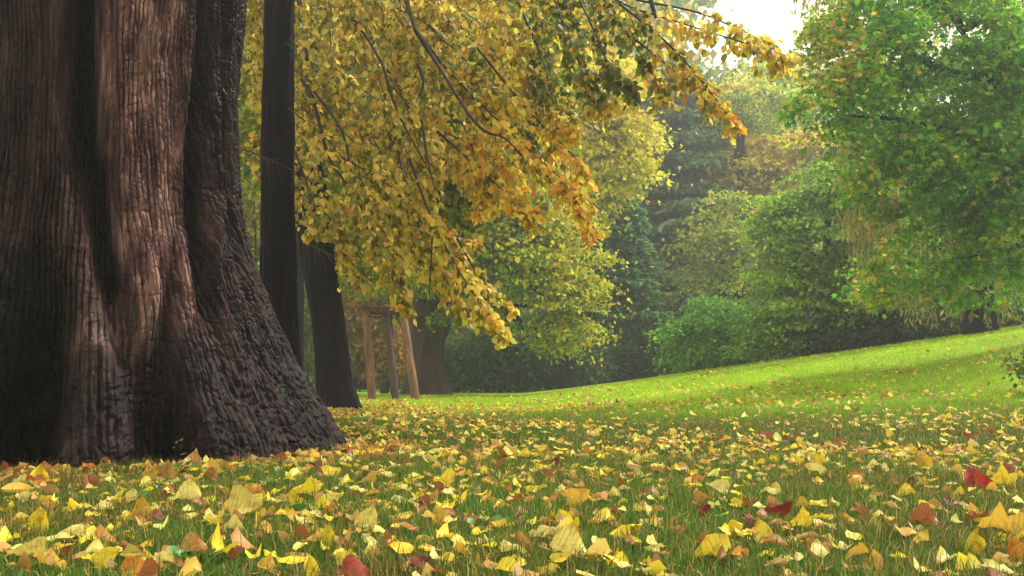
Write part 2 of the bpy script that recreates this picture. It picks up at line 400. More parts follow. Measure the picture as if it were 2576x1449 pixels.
def turf_colors(x, y):
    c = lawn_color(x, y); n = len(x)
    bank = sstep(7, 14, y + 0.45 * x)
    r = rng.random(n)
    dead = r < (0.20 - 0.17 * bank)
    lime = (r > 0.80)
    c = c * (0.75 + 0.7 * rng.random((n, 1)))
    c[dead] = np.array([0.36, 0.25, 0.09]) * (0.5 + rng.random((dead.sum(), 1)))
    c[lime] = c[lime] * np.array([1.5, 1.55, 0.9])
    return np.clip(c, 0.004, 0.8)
gp = []
for (n, y0, y1, h0, h1, w0, seg) in ((150000, 1.55, 4.6, .022, .058, .0024, 2), (120000, 4.6, 9.5, .025, .055, .0045, 2), (150000, 9.5, 26, .03, .06, .011, 1)):
    x, y = sample_wedge(n, y0, y1)
    clump = 0.5 + 0.9 * fbm(x * 6, y * 6, 2.0, 2)
    keep = (rng.random(n) < 0.45 + 0.8 * clump) & off_trunk(x, y, 1.05)
    x, y, clump = x[keep], y[keep], clump[keep]
    hg = (h0 + (h1 - h0) * rng.random(len(x)) * (0.5 + clump * 0.9))
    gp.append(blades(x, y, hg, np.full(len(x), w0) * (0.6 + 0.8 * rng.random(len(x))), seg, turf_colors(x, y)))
# a few longer stalks close to the lens
x, y = sample_wedge(1500, 1.6, 4.2)
gp.append(blades(x, y, 0.05 + 0.05 * rng.random(1500), np.full(1500, .0022), 2, turf_colors(x, y)))
V, T, c = jointri(gp)
link('grass', mesh_np('grass', V, T, c, M_grass), kind='stuff', label='short lawn grass, dull green and thatchy in front, bright green on the bank')

# ------------------------------------------------------------------ the massive tree on the left
sil_y = np.array([-120, 0, 200, 400, 500, 600, 700, 800, 900, 1000, 1060, 1100, 1140, 1170])
sil_x = np.array([612, 605, 585, 592, 600, 620, 655, 690, 735, 790, 825, 848, 866, 885])
dC = float(np.hypot(*TC)); aC = math.atan2(TC[0], TC[1])
sil_R = dC * np.sin(np.arctan((sil_x - 1288) / F) - aC)
sil_z = H + (HOR - sil_y) / F * 5.0
def Rz(z): return np.interp(z, sil_z[::-1], sil_R[::-1])
def phi_of(px, z):
    d = math.atan((px - 1288) / F) - aC
    return math.asin(np.clip(dC * math.sin(d) / float(Rz(z)), -1, 1)) - d
def vtab(pts):
    zz, ph = [], []
    for py, px in pts:
        D = 4.4
        z = H + (HOR - py) / F * D
        zz.append(z); ph.append(phi_of(px, z))
    o = np.argsort(zz)
    return np.array(zz)[o], np.array(ph)[o]
valleys = [  # ((py, px) ...), depth, half width (rad), z range of fade in/out
    (vtab([(-300, 215), (0, 214), (200, 210), (350, 216), (450, 232), (604, 256), (766, 290), (882, 324), (1020, 361), (1100, 380)]), [(0, .05), (.5, .12), (1.2, .26), (1.5, .36), (2.4, .40)], [(0, .05), (.9, .08), (1.4, .11), (1.6, .135), (2.4, .15)]),
    (vtab([(-300, 525), (0, 520), (150, 506), (300, 492), (450, 487), (600, 500), (750, 520), (900, 545)]), [(0, 0), (.5, .04), (1.0, .18), (2.4, .24)], [(0, .05), (1, .075), (2.4, .085)]),
    (vtab([(-300, 562), (0, 562), (300, 563), (500, 580), (700, 610)]), [(0, 0), (.7, .02), (1.1, .13), (2.4, .10)], [(0, .05), (2.4, .06)]),
    (vtab([(500, 110), (650, 112), (800, 95), (950, 66), (1080, 8), (1200, -60)]), [(0, .42), (.3, .36), (.6, .20), (1.0, .05), (2.4, 0)], [(0, .15), (2.4, .08)]),
    (vtab([(600, 418), (700, 416), (850, 413), (1000, 416), (1130, 428)]), [(0, .26), (.3, .20), (.6, .10), (1.0, .0), (2.4, 0)], [(0, .10), (.6, .06), (2.4, .04)]),
    (vtab([(900, 640), (1000, 670), (1160, 720)]), [(0, .05), (.3, .03), (.6, .0), (2.4, 0)], [(0, .09), (2.4, .04)]),
]
ridges = [
    (vtab([(500, 340), (604, 355), (700, 382), (850, 393), (1000, 399), (1130, 402)]), [(0, .035), (.6, .05), (1.0, .03), (1.3, 0), (2.4, 0)], [(0, .035), (2.4, .05)]),
    (vtab([(-300, 188), (350, 190), (420, 200), (560, 212), (700, 250)]), [(0, 0), (.8, .02), (1.1, .05), (1.35, .03), (1.5, 0), (2.4, 0)], [(0, .03), (2.4, .03)]),
    (vtab([(0, 555), (300, 530), (420, 545), (560, 530), (700, 540)]), [(0, 0), (.8, .02), (1.1, .06), (1.5, .04), (1.9, 0), (2.4, 0)], [(0, .035), (2.4, .03)]),
    (vtab([(600, 160), (750, 170), (900, 150), (1100, 120)]), [(0, .02), (.6, .03), (1, .01), (2.4, 0)], [(0, .25), (2.4, .2)]),
]
nphi, nz_ = 900, 600
ph = np.concatenate([np.linspace(-1.35, 1.6, nphi), np.linspace(1.6, 2 * np.pi - 1.35, 90)[1:-1]])
zv = np.concatenate([np.linspace(-0.06, 2.55, nz_), np.linspace(2.6, 5.2, 20)])
PH, ZZ = np.meshgrid(ph, zv)
R0 = Rz(np.minimum(ZZ, 2.4))
mul = np.ones_like(R0)
def tabs(t, z): a = np.array(t); return np.interp(z, a[:, 0], a[:, 1])
def adiff(a): return (a + np.pi) % (2 * np.pi) - np.pi
wander = 0.012 * fbm(ZZ * 3, PH * 0.5, 11, 3)
for (tz, tp), dep, wid in valleys:
    q = adiff(PH - np.interp(ZZ, tz, tp) + wander) / tabs(wid, ZZ)
    mul -= tabs(dep, ZZ) * np.exp(-np.abs(q) ** 2.6)
for (tz, tp), dep, wid in ridges:
    q = adiff(PH - np.interp(ZZ, tz, tp) + wander) / tabs(wid, ZZ)
    mul += tabs(dep, ZZ) * np.exp(-q ** 2)
# other root lobes out of sight, so it is whole all round
back = sstep(1.5, 2.0, np.abs(adiff(PH)))
mul -= back * 0.12 * (0.5 + 0.5 * np.cos(PH * 7)) * np.clip(1.2 - ZZ, 0.2, 1)
cw, sw = np.cos(PH), np.sin(PH)
mul += 0.035 * fbm(cw * 2.2, sw * 2.2, ZZ * 1.1, 4)
arc = PH * R0.mean(); 
# furrowed bark: ridges that run down the trunk, wander, split and join
wx = 0.055 * fbm(arc * 3.0, ZZ * 1.6, 21, 3) + 0.012 * fbm(arc * 14, ZZ * 6, 23, 2)
wx = 0.030 * fbm(arc * 2.2, ZZ * 1.3, 21, 3) + 0.008 * fbm(arc * 14, ZZ * 9, 23, 3)
u_ = (arc + wx) / 0.024
ri = np.floor(u_ + .5)                                  # which rope of bark
plate = np.abs(vnoise(ri * 7.7, ZZ * 7 + ri * 3.1, 35)) ** .5
rg = 1.0 * (np.clip(np.abs(np.cos(np.pi * (u_ - .5 + .5 * fbm(arc * 7, ZZ * 2.5, 33, 3)))) * 1.35, 0, 1) ** 0.6 * 1.7 - 1.1) + 0.5 * plate + 0.55 * fbm(u_ * 1.3, ZZ * 12.0, 31, 3)
rg2 = 1 - np.abs(fbm(u_ * 1.7 + 7, ZZ * 7.0, 37, 2)) * 3.2
rough_zone = sstep(0.75, 0.25, ZZ)                       # lower flare: scaly, broken bark
sc_n = fbm(arc * 34, ZZ * 26, 41, 4)
cracks = np.clip(np.abs(vnoise(arc * 18 + 2 * wx / 0.05, ZZ * 40 + 2 * vnoise(arc * 20, ZZ * 8, 3), 43)) * 4, 0, 1)
bark = 0.017 * np.clip(rg, -0.9, 1) * (1 - 0.45 * rough_zone) + 0.009 * np.clip(rg2, -1, 1) - 0.009 * (1 - cracks) + 0.012 * sc_n * (0.35 + 0.9 * rough_zone) + 0.004 * fbm(arc * 80, ZZ * 60, 47, 2)
left_flat = sstep(0.25, -0.15, PH) * sstep(1.2, 1.5, ZZ) * 0.4
Rr = R0 * mul + bark * (1 - left_flat)
Rr = np.where(ZZ > 2.4, Rr * (1 + 0.0 * ZZ), Rr)
# direction towards the camera is phi = 0, to the right in the picture is positive
dcam = -TC / dC; rgt = np.array([-dcam[1], dcam[0]]) 
if rgt[0] < 0: rgt = -rgt
XX = TC[0] + Rr * (dcam[0] * cw + rgt[0] * sw); YY = TC[1] + Rr * (dcam[1] * cw + rgt[1] * sw)
V = np.stack([XX, YY, ZZ + 0.004 * fbm(arc * 25, ZZ * 25, 51, 2)], -1).reshape(-1, 3)
k = len(ph); i, j = np.meshgrid(np.arange(len(zv) - 1), np.arange(k), indexing='ij'); j2 = (j + 1) % k
Q = np.stack([i * k + j, i * k + j2, (i + 1) * k + j2, (i + 1) * k + j], -1).reshape(-1, 4)
old_tree = empty('old_linden_tree', (TC[0], TC[1], 0), 'massive old tree with furrowed brown bark and flaring root foot at the left edge', 'tree')
wet = np.clip(sstep(0.85, 0.35, ZZ + 0.35 * fbm(arc * 2.5, ZZ * 2.5, 71, 3)) + sstep(0.62, 0.8, PH + 0.1 * fbm(arc * 4, ZZ, 73, 2)) * 0.55 + sstep(-0.42, -0.62, PH + 0.1 * fbm(arc * 4, ZZ, 75, 2)) * 0.5, 0, 1)  # wet flare and right flank; left side darkened as if in shade
def shade_band(v, wdt, off, zlo):  # dark band along a valley, painted as its shade
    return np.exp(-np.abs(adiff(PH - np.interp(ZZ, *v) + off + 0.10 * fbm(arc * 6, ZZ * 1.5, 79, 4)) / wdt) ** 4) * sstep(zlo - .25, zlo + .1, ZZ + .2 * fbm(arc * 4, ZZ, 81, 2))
valley_shade = np.clip(shade_band(valleys[0][0], .115, .0, .75) + shade_band(valleys[1][0], .11, 0, .7) + .6 * shade_band(valleys[2][0], .07, 0, 1.0) + .8 * shade_band(valleys[3][0], .14, 0, -.2) * sstep(1.1, .7, ZZ), 0, 1)  # shade inside the trunk valleys, painted into the bark colour
wet = np.maximum(wet, valley_shade)  # wet bark joined with the painted valley shade
left_shade = sstep(-0.12, -0.25, PH)  # shaded left side of the trunk, put into the bark colour
dry = sstep(-0.10, 0.02, PH) * sstep(0.62, 0.5, PH) * (1 - wet)  # central lobe painted paler, as the light falls on it
tone = 0.50 - 0.40 * wet - 0.16 * valley_shade - 0.10 * left_shade * (1 - wet) + 1.5 * dry + 0.35 * fbm(arc * 5, ZZ * 1.2, 77, 3)
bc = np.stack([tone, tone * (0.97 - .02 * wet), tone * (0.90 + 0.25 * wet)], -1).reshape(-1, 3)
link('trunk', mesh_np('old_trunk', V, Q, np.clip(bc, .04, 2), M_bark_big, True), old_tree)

# ------------------------------------------------------------------ trunks further back
def trunk_mesh(name, pts, rads, mat, k=64, n=160, amp=0.06, furrow=0.012, fs=0.05, seed=0, flare=None):
    path = spline(pts, n); r = np.interp(np.linspace(0, 1, n), np.linspace(0, 1, len(rads)), rads)
    t = norm(np.gradient(path, axis=0)); a = norm(np.cross(t, np.array([0, 1.0, 0.001]))); b = np.cross(t, a)
    th = np.linspace(0, 2 * np.pi, k, endpoint=False)
    s = np.concatenate([[0], np.cumsum(np.linalg.norm(np.diff(path, axis=0), axis=1))])
    TH, S = np.meshgrid(th, s)
    c_, s_ = np.cos(TH), np.sin(TH)
    rr = r[:, None] * (1 + amp * (fbm(c_ * 1.6 + seed, s_ * 1.6, S * 0.9 + seed, 4) + .8 * fbm(c_ * 2.5 + seed, s_ * 2.5, S * .35 / max(r[0], .1) + seed, 3)))
    if flare: rr = rr * (1 + flare[0] * np.exp(-S / flare[1]) * (0.6 + 0.5 * np.cos(TH * flare[2] + seed)))
    q = r[:, None] / fs
    rr = rr + furrow * (0.5 - np.abs(fbm(c_ * q + seed, s_ * q, S * 1.3 / (fs * 20), 3)) * 2.5)
    V = path[:, None] + rr[..., None] * (c_[..., None] * a[:, None] + s_[..., None] * b[:, None])
    i, j = np.meshgrid(np.arange(n - 1), np.arange(k), indexing='ij'); j2 = (j + 1) % k
    Q = np.stack([i * k + j, (i + 1) * k + j, (i + 1) * k + j2, i * k + j2], -1).reshape(-1, 4)
    return mesh_np(name, V.reshape(-1, 3), Q, None, mat, True)

def pw(px, D): return px / F * D          # a width in pixels at distance D, in metres

# sprays: drooping leafy branches
def spray(pts, n_twig, twig_len, n_leaf, size, colf, droop=0.5, r0=0.008, tmpl=(T_LINDEN, TRI_LINDEN), spread=1.0):
    """Main branch through pts, side twigs along it and leaves along the twigs. Returns (branch tube, twig tubes, leaf arrays)."""
    path = spline(pts, 24)
    br = tube(path, np.linspace(r0, r0 * 0.2, 24), 5)
    tw, pos, dr, nr, sz = [], [], [], [], []
    tan = norm(np.gradient(path, axis=0))
    for q in range(n_twig):
        f = 0.12 + 0.88 * rng.random() ** 0.8; ii = min(23, int(f * 23)); p = path[ii]; t = tan[ii]
        v = rng.normal(size=3) * np.array([1, 1, .6]) * spread; v -= t * np.dot(v, t); v = norm(v)
        d = norm(t * 0.7 + v * 0.75 + np.array([0, 0, -droop * 0.5]))
        Ln = twig_len * (0.5 + 0.8 * rng.random()) * (1.15 - 0.5 * f)
        s = np.linspace(0, 1, 6)[:, None]
        tp = p + d * Ln * s + np.array([0, 0, -droop]) * Ln * s ** 2 * 0.6
        tw.append(tube(tp, np.linspace(0.0028, 0.001, 6), 3))
        m = max(3, int(n_leaf * (0.7 + 0.6 * rng.random())))
        ff = np.sort(rng.random(m)) ** 0.8
        lp = np.stack([np.interp(ff, s[:, 0], tp[:, c]) for c in range(3)], -1)
        sd_ = rng.normal(size=(m, 3)); sd_[:, 2] *= 0.4
        ld = norm(d * 0.5 + sd_ * 0.7 + np.array([0, 0, -0.75]))
        ln = norm(rng.normal(size=(m, 3)) * 0.55 + np.array([0, -0.45, 0.55]))
        pos.append(lp + norm(sd_) * size * 0.3); dr.append(ld); nr.append(ln); sz.append(size * (0.65 + 0.6 * rng.random(m)))
    return br, tw, (np.concatenate(pos), np.concatenate(dr), np.concatenate(nr), np.concatenate(sz))

def tree_parts(root, branches, twigs, leaves, colf, leafmat=M_leaf, tmpl=(T_LINDEN, TRI_LINDEN), n_single=0, single_mesh=None, bmat=M_twig, single_pick=None):
    for b in branches:
        link('branch', mesh_np('branch', b[0], b[1], None, bmat, True), root)
    if twigs:
        V, Q = join(twigs); link('twigs', mesh_np('twigs', V, Q, None, bmat, True), root, kind='stuff')
    pos, d, nr, sz = leaves; col = colf(pos)
    sel = np.zeros(len(pos), bool)
    if n_single:
        px = 1288 + pos[:, 0] / pos[:, 1] * F; py = HOR - (pos[:, 2] - H) / pos[:, 1] * F
        vis = (px > 620) & (px < 2560) & (py > 8) & (py < 900)
        if single_pick is not None: vis &= single_pick(px, py)
        score = np.where(vis, sz / pos[:, 1], 0)
        idx = np.argsort(-score)[:n_single]; sel[idx] = True
        R = frames(d[idx], nr[idx])
        for q, ii in enumerate(idx):
            o = bpy.data.objects.new('leaf', single_mesh[q % len(single_mesh)]); C.objects.link(o); o.parent = root
            m = Matrix([[R[q][r_][c_] * sz[ii] for c_ in range(3)] + [pos[ii][r_] - root.location[r_]] for r_ in range(3)] + [[0, 0, 0, 1]])
            o.matrix_basis = m; o.color = (*col[ii], 1)
    r = ~sel
    V, T, c = place(tmpl[0], tmpl[1], pos[r], d[r], nr[r], sz[r], col[r])
    link('foliage', mesh_np('foliage', V, T, c, leafmat), root, kind='stuff')
hang_meshes = [mesh_np('hanging_leaf_%s' % 'abcde'[q], T_LINDEN[q], TRI_LINDEN, None, M_hang) for q in range(5)]
maple_meshes = [mesh_np('maple_leaf_%s' % 'abcd'[q], T_MAPLE[q], TRI_MAPLE, None, M_hang) for q in range(4)]
def cat4(ls): return tuple(np.concatenate([l[k] for l in ls]) for k in range(4))

def inpoly(px, py, poly):
    r = np.zeros(len(px), bool); n = len(poly)
    for a in range(n):
        x1, y1 = poly[a]; x2, y2 = poly[(a + 1) % n]
        c = ((y1 > py) != (y2 > py)) & (px < (x2 - x1) * (py - y1) / (y2 - y1 + 1e-9) + x1)
        r ^= c
    return r

# --- slim dark tree with the drooping golden crown
D2 = 8.2
slim = empty('slim_linden_tree', (P(705, 0, D2)[0], D2, 0), 'slim straight dark tree with golden drooping branches, next right of the massive trunk', 'tree')
slim_pts = [P(722, 1085, D2), P(716, 980, D2), P(705, 850, D2), P(700, 600, D2), P(700, 350, D2), P(703, 100, D2), P(706, -150, D2), P(715, -700, D2), P(735, -1200, D2)]
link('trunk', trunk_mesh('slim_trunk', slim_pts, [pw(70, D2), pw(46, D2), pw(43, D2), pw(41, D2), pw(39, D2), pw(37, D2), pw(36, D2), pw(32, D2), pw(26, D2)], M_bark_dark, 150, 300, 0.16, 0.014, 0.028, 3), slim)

def col_main(pos):
    px = 1288 + pos[:, 0] / pos[:, 1] * F; n = len(pos)
    z = pos[:, 2]
    right = sstep(950, 1350, px); top = sstep(2.0, 3.0, z)
    cl = 0.5 + 0.8 * fbm(pos[:, 0] * 1.6, pos[:, 1] * 1.6, pos[:, 2] * 1.6, 3)
    w_gold = 0.24 + 0.42 * right - 0.2 * top + 0.35 * (cl - .5)
    r = rng.random(n)
    A = pick(n, [(.34, .31, .06), (0.55, 0.43, 0.08), (0.18, 0.20, 0.04), (.75, .50, .11)], [3.5, 3.5, 2.2, 3])
    B = pick(n, [(.80, .56, .09), (0.82, 0.52, 0.06), (.70, .30, .05), (.86, .70, .08), OLIVE], [5, 4, .7, 3, 1.0])
    c = np.where((r < w_gold)[:, None], B, A)
    dk = (px > 1330) & (px < 1640) & (z > 2.35) & (rng.random(n) < .6)
    c[dk] = pick(int(dk.sum()), [(.09, .14, .03), (.16, .20, .04), (.30, .30, .05)], [2, 2, 1])
    og = (px > 1180) & (px < 1560) & (z < 2.2) & (z > 1.2) & (rng.random(n) < .45)
    c[og] = pick(int(og.sum()), [(.85, .42, .05), (.88, .58, .07), (.8, .30, .05)], [2, 3, 1])
    tip = (px > 1380) & (z < 2.2) & (rng.random(n) < 0.30)
    c[tip] = pick(int(tip.sum()), [(.8, .3, .04), (0.85, 0.42, 0.04), (0.85, 0.6, 0.06)], [2, 2, 2])
    return c

canopy_poly = [(600, 0), (600, 500), (740, 540), (830, 600), (880, 690), (960, 740), (1080, 760), (1150, 700), (1200, 600), (1290, 520), (1400, 470), (1480, 440), (1460, 300), (1500, 200), (1600, 80), (1660, 0), (1660, -120), (600, -120)]
hand = [  # (points (px, py, D)), twigs, leaves
    ([(1030, 400, 7.6), (1090, 560, 7.4), (1160, 690, 7.2), (1215, 770, 7.1), (1255, 825, 7.05)], 40, 9),
    ([(1000, 380, 7.8), (1050, 560, 7.6), (1120, 700, 7.4), (1180, 790, 7.3)], 34, 8),
    ([(960, 420, 8.0), (990, 600, 7.9), (1010, 700, 7.8), (1015, 780, 7.8)], 30, 8),
    ([(1150, 600, 7.6), (1210, 700, 7.5), (1290, 770, 7.4)], 14, 7),
    ([(1060, 90, 7.4), (1130, 180, 7.3), (1260, 310, 7.2), (1390, 430, 7.1), (1525, 540, 7.0)], 44, 7),
    ([(1180, 250, 7.4), (1300, 380, 7.2), (1420, 480, 7.1), (1500, 590, 7.0)], 28, 6),
    ([(1200, 120, 7.6), (1330, 280, 7.5), (1450, 400, 7.4), (1470, 440, 7.4)], 26, 7),
    ([(1100, 330, 7.4), (1200, 420, 7.3), (1290, 500, 7.2), (1340, 540, 7.2)], 36, 9),
    ([(1400, -120, 7.6), (1550, 0, 7.4), (1720, 60, 7.2), (1880, 110, 7.0), (2005, 150, 6.9)], 50, 7),
    ([(1600, 0, 7.4), (1750, 30, 7.3), (1850, 70, 7.2), (1960, 120, 7.1)], 20, 7),
    ([(1560, 10, 7.3), (1680, 110, 7.2), (1770, 210, 7.1), (1850, 320, 7.0)], 34, 7),
    ([(1600, 100, 7.4), (1700, 180, 7.3), (1800, 250, 7.2)], 22, 8),
    ([(1480, -60, 7.6), (1560, 60, 7.5), (1620, 150, 7.4), (1680, 255, 7.3)], 34, 8),
    ([(1430, -60, 7.6), (1500, 90, 7.5), (1540, 180, 7.4), (1600, 230, 7.4)], 34, 8),
    ([(1380, -40, 7.6), (1440, 120, 7.5), (1490, 220, 7.4), (1520, 265, 7.4)], 34, 8),
    ([(1300, 0, 7.6), (1360, 140, 7.5), (1400, 260, 7.5), (1430, 330, 7.4)], 30, 8),
    ([(1200, -60, 7.8), (1290, 60, 7.6), (1350, 180, 7.5), (1380, 300, 7.5)], 30, 8),
    ([(742, 380, 7.4), (775, 470, 7.3), (795, 545, 7.2), (770, 605, 7.15)], 26, 8),
    ([(742, 470, 7.5), (820, 540, 7.4), (850, 600, 7.4)], 18, 8),
    ([(1600, 420, 9.5), (1500, 300, 9.3), (1440, 220, 9)], 4, 4),
]
brs, tws, lvs = [], [], []
for pts, nt_, nl in hand[:-1]:
    b, t, l = spray([P(*p) for p in pts], nt_, 0.17, nl + 2, 0.053, None, droop=0.6, r0=0.010)
    brs.append(b); tws += t; lvs.append(l)
n_ok = 0
while n_ok < 165:
    ex, ey = rng.uniform(610, 1560), rng.uniform(-60, 780)
    if not inpoly(np.array([ex]), np.array([ey]), canopy_poly)[0]: continue
    D = rng.uniform(7.0, 9.6)
    L = rng.uniform(160, 330); a = math.radians(rng.normal(58, 18))
    dx, dy = L * math.cos(a), L * math.sin(a)
    if ex < 740: dx *= -0.3
    if ex < 790: D = rng.uniform(8.7, 10)
    pts = [P(ex - dx, ey - dy, D + .25), P(ex - dx * .5, ey - dy * .62, D + .12), P(ex, ey, D)]
    b, t, l = spray(pts, 16, 0.22, 11, 0.053, None, droop=0.5, r0=0.006)
    brs.append(b); tws += t; lvs.append(l); n_ok += 1
# heavier limbs carrying them, the ones the photo shows dark against the leaves
limbs = [([(712, -330, 8.2), (745, -60, 8.0), (765, 60, 7.9), (772, 150, 7.8)], .035), ([(760, 200, 7.9), (790, 260, 7.8), (830, 400, 7.7), (905, 500, 7.6)], .018),
         ([(1045, 75, 7.2), (1080, 130, 7.2), (1115, 185, 7.15), (1180, 290, 7.1)], .018), ([(712, -330, 8.2), (850, -330, 7.8), (980, -120, 7.5), (1045, 75, 7.2)], .032),
         ([(712, -400, 8.2), (1000, -420, 7.9), (1300, -230, 7.7), (1400, -120, 7.6)], .06), ([(1180, 290, 7.1), (1220, 330, 7.05), (1265, 345, 7), (1300, 375, 7)], .012),
         ([(1050, 160, 7.2), (1065, 210, 7.2), (1050, 250, 7.2)], .012), ([(790, 230, 7.5), (860, 330, 7.4), (890, 460, 7.4), (940, 620, 7.4)], .012),
         ([(900, 60, 7.4), (960, 160, 7.3), (1000, 280, 7.3), (1090, 450, 7.3)], .012), ([(1060, 300, 7.2), (1075, 400, 7.2), (1095, 480, 7.2)], .010),
         ([(1630, -30, 7.0), (1640, 10, 7.0), (1650, 45, 7.0)], .022), ([(1090, 560, 7.2), (1085, 650, 7.2), (1080, 740, 7.2)], .008)]
for pts, r0 in limbs:
    path = spline([P(*p) for p in pts], 20); brs.append(tube(path, np.linspace(r0, r0 * .45, 20), 7, wob=.35, seed=len(brs)))
lvs = cat4(lvs); px_ = 1288 + lvs[0][:, 0] / lvs[0][:, 1] * F; py_ = HOR - (lvs[0][:, 2] - H) / lvs[0][:, 1] * F
keep = ~((px_ > 655) & (px_ < 746) & (lvs[0][:, 1] < 8.4)) & ~((px_ > 738) & (px_ < 850) & (py_ > 600)) & ~((px_ > 746) & (px_ < 830) & (py_ > 400) & (rng.random(len(px_)) < .6))
lvs = tuple(a[keep] for a in lvs)
tree_parts(slim, brs, tws, lvs, col_main, n_single=300, single_mesh=hang_meshes)

# --- crown clumps for the trees further back
def crown_leaves(ells, n, size, clump=0.5, n_cl=60, flat=0.3, dmin=None):
    """Leaves in flattened clumps spread through ellipsoids (px, py, D, rx px, ry px, depth m, weight)."""
    W = np.array([e[6] if len(e) > 6 else e[3] * e[4] for e in ells], float); W /= W.sum()
    pos, d, nr, cent = [], [], [], []
    per = max(6, n // n_cl)
    for q in range(n_cl):
        e = ells[rng.choice(len(ells), p=W)]
        c0 = P(e[0], e[1], e[2]); v = norm(rng.normal(size=3)); v[1] = v[1] if v[1] < 0 or rng.random() < .35 else -v[1]
        r = rng.uniform(0.45, 1.0) ** 0.5
        off = v * r * np.array([pw(e[3], e[2]), e[5], pw(e[4], e[2])])
        cc = c0 + off; out = norm(off * np.array([1, 1, .5]))
        cent.append(cc)
        m = int(per * rng.uniform(.5, 1.5)); cs = clump * rng.uniform(.6, 1.4)
        loc = rng.normal(size=(m, 3)) * cs * np.array([.66, .6, flat * .45])
        # tilt the clump so that it droops outwards
        loc[:, 2] -= 0.32 * (loc[:, 0] * out[0] + loc[:, 1] * out[1])
        pos.append(cc + loc)
        dd = norm(out * 0.6 + rng.normal(size=(m, 3)) * .6 + np.array([0, 0, -.35])); d.append(dd)
        nr.append(norm(rng.normal(size=(m, 3)) * .55 + np.array([0, -.35, .8])))
    pos = np.concatenate(pos); m = len(pos)
    return (pos, np.concatenate(d), np.concatenate(nr), size * (.6 + .8 * rng.random(m))), cent
def colpal(pal, wts, jit=.2, cs=1.0, pal2=None, w2=None):
    def f(pos):
        n = len(pos); a = pick(n, pal, wts, jit)
        if pal2 is not None:
            b = pick(n, pal2, w2, jit); cl = fbm(pos[:, 0] * cs, pos[:, 1] * cs, pos[:, 2] * cs, 2) * 1.8 + .5
            a = np.where((rng.random(n) < cl)[:, None], b, a)
        return a
    return f
def limb_to(base, tip, r0, sag=0.1, n=12, k=6):
    mid = (base + tip) / 2 + np.array([rng.normal() * .1, 0, np.linalg.norm(tip - base) * sag])
    return tube(spline([base, mid, tip], n), np.linspace(r0, r0 * .3, n), k, wob=.25, seed=rng.integers(99))
def far_tree(name, label, base, top, r_base, ells, n, size, colf, n_cl=60, clump=.8, mat=M_bark_dark, tmpl=(T_RH, TRI_RH), leafmat=M_leaf_far, n_limb=8, group=None, lean=None, flat=.26, cat='tree', n_single=0, single=None, trunk_k=20, spick=None):
    bx, by = base[0], base[1]; bz = float(gz(bx, by))
    root = empty(name, (bx, by, bz), label, cat, group)
    pts = [np.array([bx, by, bz - .1])] + ([np.array(p) for p in lean] if lean else []) + [np.array(top)]
    if len(pts) == 2: pts.insert(1, (pts[0] + pts[1]) / 2 + np.array([rng.normal() * .1, 0, 0]))
    if r_base > 0:
        link('trunk', trunk_mesh(name + '_trunk', pts, np.linspace(r_base, r_base * .35, 4), mat, trunk_k, 40, .12, .02, .12, float(rng.integers(99)), (0.5, .5, 5)), root)
    lv, cent = crown_leaves(ells, n, size, clump, n_cl, flat)
    br = []
    path = spline(pts, 30)
    for q in range(n_limb):
        c = cent[int(rng.integers(len(cent)))]
        lo = [p for p in path if p[2] < c[2]] or [path[5]]
        b0 = lo[int(rng.uniform(.4, .98) * len(lo))] if len(lo) > 3 else lo[0]
        br.append(limb_to(np.array(b0), np.array(c), r_base * .28))
    keep = lv[0][:, 2] > gz(lv[0][:, 0], lv[0][:, 1]) + .02
    lv = tuple(a[keep] for a in lv)
    tree_parts(root, br, [], lv, colf, leafmat, tmpl, bmat=mat, n_single=n_single, single_mesh=single, single_pick=spick)
    return root

# --- leaning dark tree right of the slim one
D3 = 12.9
lean_root = empty('leaning_linden_tree', (P(845, 0, D3)[0], D3, 0), 'thick dark tree leaning left with a flared foot, behind the slim tree', 'tree')
lp = [P(848, 1036, D3), P(842, 960, D3), P(828, 820, D3), P(800, 640, D3), P(788, 500, D3), P(772, 380, D3), P(768, 200, D3), P(770, -200, D3)]
link('trunk', trunk_mesh('leaning_trunk', lp, [pw(56, D3), pw(46, D3), pw(41, D3), pw(44, D3), pw(37, D3), pw(32, D3), pw(30, D3), pw(22, D3)], M_bark_dark, 130, 200, .12, .016, .045, 8, (.32, .22, 4)), lean_root)
ells = [(980, 300, 13, 330, 260, 1.6), (760, 250, 13.5, 170, 260, 1.2), (1000, 560, 12.8, 170, 150, 1.0), (900, 640, 13, 60, 80, .7), (1260, 380, 13.5, 170, 180, 1.4), (1300, 120, 13.5, 260, 140, 1.5)]
lv, cent = crown_leaves(ells, 30000, .080, .36, 330, .8)
br = [limb_to(np.array(lp[4 + int(rng.integers(0, 4))]), np.array(cent[int(rng.integers(len(cent)))]), .05) for q in range(14)]
qx = 1288 + lv[0][:, 0] / lv[0][:, 1] * F; qy = HOR - (lv[0][:, 2] - H) / lv[0][:, 1] * F
keep = ~((qx > 735) & (qx < 850) & (qy > 400) & (lv[0][:, 1] < 13.2)); lv = tuple(a[keep] for a in lv)
tree_parts(lean_root, br, [], lv, colpal([OLIVE, GREEN, (0.36, 0.34, .035)], [4, 1.5, 3], pal2=[GOLD, (0.5, .42, .05), OLIVE], w2=[3, 2, 2], cs=.8), n_single=0)

